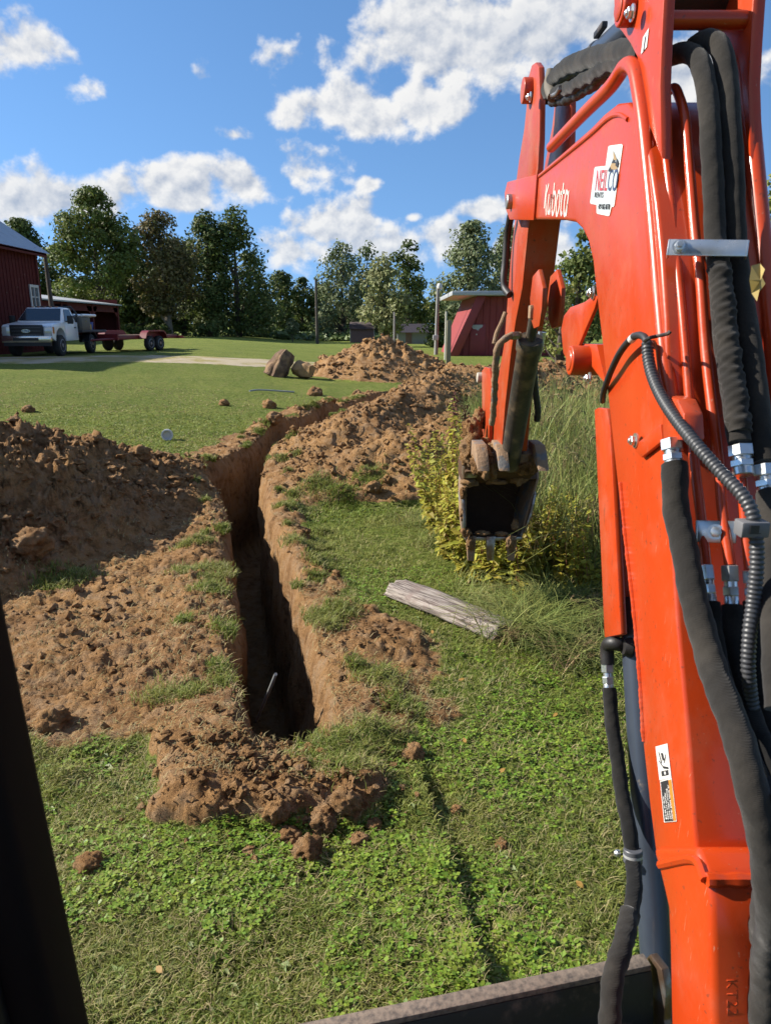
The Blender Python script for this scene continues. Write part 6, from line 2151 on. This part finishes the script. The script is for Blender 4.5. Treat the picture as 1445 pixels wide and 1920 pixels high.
label(link('clover', np_mesh('clover', np.vstack(Vs), np.vstack(Qs)), CLOVER), 'bright green clover leaves among the near grass', 'clover', kind='stuff')
print('clover', len(P))
# broad-leaved plantain and dandelion rosettes in the lawn
BROAD = mat('broad_leaf', (.17, .245, .045), .5, col2=(.24, .30, .07), c2scale=4, island=.3, hue=.02, trans=.3, spec=.35)
Pr, _d = lawn_points(1100, 1.3, 5.6, r, pw=1.3, smax=.2)
Vs, Qs = [], []
nn = 0
for p in Pr:
    for k in range(r.integers(4, 8)):
        a = r.uniform(0, 6.283)
        L_ = r.uniform(.018, .045)
        D = np.array([math.cos(a), math.sin(a), 0])
        Sd = np.array([-math.sin(a), math.cos(a), 0])
        up = r.uniform(.2, .8)
        c1 = p + np.array([0, 0, .012])
        m1 = c1 + D * L_ * .5 + np.array([0, 0, L_ * .5 * up])
        t1 = c1 + D * L_ * 1.1 + np.array([0, 0, L_ * .35 * up])
        w_ = L_ * r.uniform(.22, .36)
        Vs += [c1, m1 - Sd * w_, t1, m1 + Sd * w_]
        Qs.append((nn, nn + 1, nn + 2, nn + 3))
        nn += 4
label(link('broadleaf_weeds', np_mesh('broadleaf_weeds', np.array(Vs), np.array(Qs)), BROAD), 'low broad-leaved weeds scattered through the near lawn', 'lawn weeds', kind='stuff')
# crumbled soil spilled over the grass round the near end of the trench
Pn = np.stack([r.normal(-.45, .28, 800), r.normal(2.72, .20, 800)], 1)
ok = (Pn[:, 1] > 2.2) & (Pn[:, 0] > -1.1) & (Pn[:, 0] < .15)
td, tk = trench_coord(Pn[:, 0], Pn[:, 1])
ok &= ~((td > -TWL[tk] - .04) & (td < TWR[tk] + .04) & (TRS[tk] > .03))
Pn = Pn[ok]
zn, _ = terrain(Pn[:, 0], Pn[:, 1])
Sn = .003 + .006 * r.pareto(2.0, len(Pn)).clip(0, 3.2)
Vn, Fn = scatter(soil_tm, np.stack([Pn[:, 0], Pn[:, 1], zn + .012 + Sn * .3], 1), Sn, r)
label(link('spilled_crumbs', np_mesh('spilled_crumbs', Vn, None, Fn, False), SOIL), 'soil crumbs spilled on the grass at the near trench end', 'soil', kind='stuff')
# tufts hanging on the trench lips and sods on the soil
tp_ = []
for k in range(95):
    i = r.integers(5, 520)
    sd_ = r.choice([-1, 1], p=[.45, .55])
    off = (TWL[i] if sd_ < 0 else TWR[i]) + r.uniform(-.02, .45) ** 1
    c = TRP[i] + sd_ * TRN[i] * off
    tp_.append((c[0], c[1], r.uniform(.04, .13)))
for (px, py, s_) in ((140, 1090, .16), (100, 1105, .14), (510, 1330, .09), (640, 1430, .15), (600, 1440, .12), (690, 1440, .12), (650, 1470, .12), (710, 1405, .10), (590, 1170, .12), (300, 1320, .10), (360, 1325, .09), (420, 1300, .08), (560, 960, .16), (600, 935, .2), (640, 945, .2), (250, 880, .18), (110, 1470, .10), (430, 1090, .08), (690, 930, .2)):
    c = ground_at(px, py)
    tp_.append((c[0], c[1], s_))
Pt = []
for (x, y, s_) in tp_:
    m_ = int(380 * (s_ / .1) ** 1.4)
    Pt.append(np.stack([x + r.normal(0, s_ * .55, m_), y + r.normal(0, s_ * .55, m_)], 1))
Pt = np.vstack(Pt)
z, _ = terrain(Pt[:, 0], Pt[:, 1])
td, tk = trench_coord(Pt[:, 0], Pt[:, 1])
hole = (td > -TWL[tk] + .01) & (td < TWR[tk] - .01) & (TRS[tk] > .10)
P = np.stack([Pt[:, 0], Pt[:, 1], z - .005], 1)[~hole]
grass_obj('grass_tufts', 'ragged grass tufts on the torn soil and trench lips', P, .035 + .06 * r.uniform(0, 1, len(P)), .0026 + .0005 * P[:, 1], r, GRASS, lean=.7, bend=.7)
sel = r.uniform(0, 1, len(P)) < .22
grass_obj('dry_tufts', 'dry blades among the torn tufts', P[sel], .03 + .06 * r.uniform(0, 1, sel.sum()), .0022 + .0005 * P[sel][:, 1], r, STRAW, lean=1.1, bend=.8)
# straw thatch lying over the worked soil
P, _d = lawn_points(42000, 2.6, 9.0, r, pw=1.2, smax=9)
keep = (_d > .4) & (fbm(P[:, 0] * 1.8, P[:, 1] * 1.8, oct=3, seed=75) + .3 * r.normal(size=len(P)) > .12) & (P[:, 2] < .35)
grass_obj('torn_thatch', 'torn dry thatch strewn over the soil', P[keep] + np.array([0, 0, .012]), .02 + .05 * r.uniform(0, 1, keep.sum()) ** 1.5, .0016 + .0005 * P[keep][:, 1], r, STRAW, lean=1.6, bend=.9)

# ------------------------------------------------------------------ tall weeds behind the timber
TALL = mat('tall_grass', (.28, .33, .09), .6, col2=(.40, .39, .15), c2scale=2.5, island=.45, hue=.03, trans=.35, spec=.25, col3=(.36, .27, .13), c3=(.54, .62), c3scale=3.5)
SEED = mat('seed_head', (.30, .26, .11), .8, island=.3, trans=.3)
WEEDL = mat('weed_leaf', (.50, .45, .070), .5, col2=(.33, .38, .07), c2scale=3, island=.30, hue=.025, trans=.45, spec=.3)
WEEDS = mat('weed_stem', (.30, .10, .055), .6, var=.2, vscale=8)
r = np.random.default_rng(33)
n_ = 17000
x = r.uniform(.55, 3.4, n_)
y = r.uniform(4.35, 12.5, n_)
fx = .55 + .10 * (y - 4.4) + .25 * fbm(y * .8, x * 0, oct=2, seed=4)
ok = (x > fx) & (x < .62 * y) & (y > 5.05 + .25 * fbm(x * 1.5, y * 0, oct=2, seed=6))
x, y = x[ok], y[ok]
z, _ = terrain(x, y)
edge_ = ss(0, .8, x - fx[ok])
h = (.28 + .85 * edge_) * r.uniform(.35, 1.1, len(x)) * (1 + .45 * fbm(x * 2.2, y * 2.2, oct=2, seed=18)) * (1 - .45 * ss(5.2, 4.4, y))
P = np.stack([x, y, z], 1)


def long_blades(P, h, wd, r, lean=.36):
    n = len(P)
    a = r.uniform(0, 6.283, n)
    D = np.stack([np.cos(a), np.sin(a), np.zeros(n)], 1)
    Sd = np.stack([-np.sin(a), np.cos(a), np.zeros(n)], 1)
    l_ = np.abs(r.normal(lean, .2, n))
    Vs = []
    K = 5
    for k in range(K):
        t = k / (K - 1)
        droop = np.clip(l_ * 1.4, 0, 1.2) * t ** 2.4
        c = P + D * (h * (l_ * t + droop * .45))[:, None] + np.array([0, 0, 1.0]) * (h * (t - droop * .40 * t))[:, None]
        ww = (wd * (1 - .75 * t ** 1.6) * .5)[:, None]
        Vs += [c - Sd * ww, c + Sd * ww]
    V = np.stack(Vs, 1).reshape(-1, 3)
    b = np.arange(n) * 2 * K
    Q_ = np.vstack([np.stack([b + 2 * k, b + 2 * k + 1, b + 2 * k + 3, b + 2 * k + 2], 1) for k in range(K - 1)])
    return V, Q_


V, Q_ = long_blades(P, h, .008 + .007 * r.uniform(0, 1, len(P)), r)
label(link('tall_grass', np_mesh('tall_grass', V, Q_), TALL), 'thick stand of tall grass right of the bucket', 'tall grass', kind='stuff')
# foxtail seed heads
i = r.choice(len(P), 420, replace=False)
sh_ = MB()
Vs, Qs, n0 = [], [], 0
for j in i:
    if h[j] < .45:
        continue
    a = r.uniform(0, 6.283)
    b = P[j] + np.array([0, 0, h[j] * .92])
    d = np.array([math.cos(a), math.sin(a), 0])
    L_ = r.uniform(.06, .11)
    path = [b, b + np.array([0, 0, L_ * .6]) + d * L_ * .15, b + np.array([0, 0, L_ * .75]) + d * L_ * .6, b + np.array([0, 0, L_ * .5]) + d * L_ * 1.0]
    rr = [.003, .009, .009, .003]
    sh_.tube(catmull(path, 5), np.interp(np.linspace(0, 1, 5), [0, .3, .7, 1], rr), 5)
    sh_.tube([P[j], b], .0018, 3)
sh_.build('foxtail_heads', SEED, None)
label(bpy.data.objects['foxtail_heads'], 'drooping tan foxtail seed heads above the tall grass', 'seed heads', kind='stuff')
# clump of long grass by the end of the timber
cc_ = [(ground_at(985, 1195), 900, .34), (ground_at(1090, 1240), 500, .26), (ground_at(1040, 1150), 600, .36), (ground_at(1105, 1175), 400, .34), (ground_at(830, 1020), 260, .28), (ground_at(790, 985), 160, .24), (ground_at(905, 1130), 180, .22)]
Ps, hs_ = [], []
for c, m_, hg in cc_:
    q_ = np.stack([c[0] + r.normal(0, .13, m_), c[1] + r.normal(0, .11, m_)], 1)
    Ps.append(q_)
    hs_.append(hg * r.uniform(.4, 1.15, m_))
q_ = np.vstack(Ps)
hs_ = np.concatenate(hs_)
z, _ = terrain(q_[:, 0], q_[:, 1])
V, Q_ = long_blades(np.stack([q_[:, 0], q_[:, 1], z], 1), hs_, .004 + .004 * r.uniform(0, 1, len(q_)), r, .75)
label(link('long_grass_clump', np_mesh('long_grass_clump', V, Q_), TALL), 'arching long grass around the far end of the timber', 'long grass', kind='stuff')


def weed_proto(seed, H, nst):
    r = np.random.default_rng(seed)
    st = MB()
    C, N, S = [], [], []
    for k in range(nst):
        a = r.uniform(0, 6.283)
        sp_ = r.uniform(.04, .32) * H
        hh = H * r.uniform(.65, 1.05)
        path = catmull([(0, 0, -.03), (math.cos(a) * sp_ * .5, math.sin(a) * sp_ * .5, hh * .5), (math.cos(a) * sp_, math.sin(a) * sp_, hh)], 9)
        st.tube(path, np.linspace(.0045, .0016, 9), 5)
        m_ = int(64 * hh / .6)
        for q in range(m_):
            t = r.uniform(.04, 1.0) ** .75
            c = np.array([np.interp(t, np.linspace(0, 1, 9), path[:, j]) for j in range(3)])
            aa = r.uniform(0, 6.283)
            ln = r.uniform(.02, .075) * (1.15 - .75 * t)
            d = np.array([math.cos(aa), math.sin(aa), r.uniform(-.3, .5)])
            C.append(c + d * ln * .9)
            N.append(np.array([0, 0, 1.0]) + d * .5 + r.normal(0, .3, 3))
            S.append(ln * .95)
    V, q = leaf_quads(np.array(C), np.array(N), np.array(S), r, 1.9)
    return st, V, q


protos = []
for s_, H, ns in ((1, 1.12, 6), (2, .85, 7), (3, .55, 5), (4, .72, 6)):
    st, V, q = weed_proto(s_, H, ns)
    t = thing('weed_plant', 'weed', 'weed', (0, 0, 0), group='yellow-green weeds below the bucket')
    st.build('stem', WEEDS, t, world=False)
    link('foliage', np_mesh('foliage', V, q), WEEDL, t, world=False)
    protos.append(t)
spots = [(820, 1010, 0), (838, 1022, 0), (850, 1040, 0), (832, 1048, 1), (868, 1055, 1), (885, 1062, 0), (905, 1072, 1), (925, 1080, 3), (940, 1070, 1), (958, 1090, 3), (900, 1095, 3), (872, 1082, 3), (980, 1095, 2), (1000, 1105, 3), (1022, 1100, 2), (1045, 1110, 3), (1065, 1118, 2), (1090, 1125, 3), (1110, 1135, 2), (930, 1105, 2), (975, 1120, 2), (1012, 1080, 1), (1050, 1085, 1), (1085, 1095, 1), (845, 985, 0), (862, 1000, 0), (815, 960, 1)]
used = set()
names_ = ['leftmost tall', 'second', 'third', 'fourth', 'fifth', 'sixth', 'seventh', 'eighth', 'ninth', 'tenth', 'eleventh', 'twelfth', 'thirteenth', 'fourteenth', 'fifteenth', 'sixteenth', 'seventeenth', 'eighteenth', 'nineteenth', 'twentieth', 'twenty-first', 'twenty-second', 'twenty-third', 'twenty-fourth', 'twenty-fifth', 'twenty-sixth', 'rightmost']
for k, (px, py, w_) in enumerate(sorted(spots)):
    c = ground_at(px, py)
    loc = (c[0], c[1], height(c[0], c[1]))
    s_ = random.uniform(.68, 1.2)
    if w_ in used:
        o = copy_tree(protos[w_], loc, random.uniform(0, 6.28), scale=(s_, s_, s_))
    else:
        o = protos[w_]
        used.add(w_)
        o.location = loc
        o.rotation_euler = (0, 0, random.uniform(0, 6.28))
    o.rotation_euler = (random.uniform(-.14, .14), random.uniform(-.14, .14), o.rotation_euler[2])
    o['label'] = ('leftmost tall yellow-green weed left of the bucket' if k == 0 else 'rightmost yellow-green weed beside the boom' if k == len(spots) - 1 else
                  names_[k] + ' yellow-green weed from the left in the row under the bucket')
# reddish dock seed stalks
DOCK = mat('dock_seed', (.13, .030, .020), .8, var=.3, vscale=20)
for k, (px, pb, pt_, lab) in enumerate(((853, 900, 735, 'taller red-brown dock seed stalk left of the bucket link'), (872, 905, 760, 'shorter purple-brown dock seed stalk close to the bucket link'))):
    Y_ = 6.6
    a_, b_ = at_y(px, pb, Y_), at_y(px, pt_, Y_)
    zg = height(a_[0], Y_)
    t = thing('dock_stalk', lab, 'weed', (a_[0], Y_, zg), group='dock stalks')
    MB().tube([(a_[0], Y_, zg - .05), (b_[0], Y_, b_[2])], [.006, .003], 6).build('stem', DOCK, t)
    V, Fs, n0 = [], [], 0
    rr = np.random.default_rng(80 + k)
    m_ = 420
    tt = rr.uniform(.42, 1, m_)
    C = np.stack([a_[0] + (b_[0] - a_[0]) * tt + rr.normal(0, .018, m_), Y_ + rr.normal(0, .018, m_), zg + (b_[2] - zg) * tt], 1)
    V, q = leaf_quads(C, rr.normal(0, 1, (m_, 3)), rr.uniform(.012, .022, m_), rr, 1.0)
    label(link('seed_head', np_mesh('seed_head', V, q), DOCK, t), kind='stuff')
# fallen leaves
FALL = mat('fallen_leaf', (.45, .26, .05), .6, var=.15, vscale=40, trans=.3)
fl = [(810, 1199, 'orange fallen leaf just below the timber'), (865, 1284, 'yellow fallen leaf in the middle of the lawn'), (870, 1400, 'yellow fallen leaf below the middle one'), (940, 1456, 'orange fallen leaf near the boom, half way down'), (1086, 1665, 'round yellow leaf on the lawn close to the boom'), (1040, 1352, 'small rust leaf left of the hydraulic hose'), (300, 1830, 'rust leaf in the grass near the bottom edge'), (950, 1212, 'small tan leaf by the long grass')]
lv = [(0, -.5), (.22, -.25), (.30, .05), (.18, .35), (0, .55), (-.18, .35), (-.30, .05), (-.22, -.25)]
for k, (px, py, lab) in enumerate(fl):
    c = ground_at(px, py)
    s_ = .034
    a = k * 1.7
    V = [(s_ * (x * math.cos(a) - y * math.sin(a)), s_ * (x * math.sin(a) + y * math.cos(a)), s_ * .25 * (x * x * 3 + .3 * y)) for x, y in lv]
    o = MB().add(V + [(v[0], v[1], v[2] + .0012) for v in V], [tuple(range(7, -1, -1)), tuple(range(8, 16))] + [(i, (i + 1) % 8, 8 + (i + 1) % 8, 8 + i) for i in range(8)]).build('fallen_leaf', FALL, None, smooth=False)
    o.location = (c[0], c[1], height(c[0], c[1]) + .030)
    o.rotation_euler = (.3, -.25, 0)
    label(o, lab, 'leaf', 'fallen leaves')
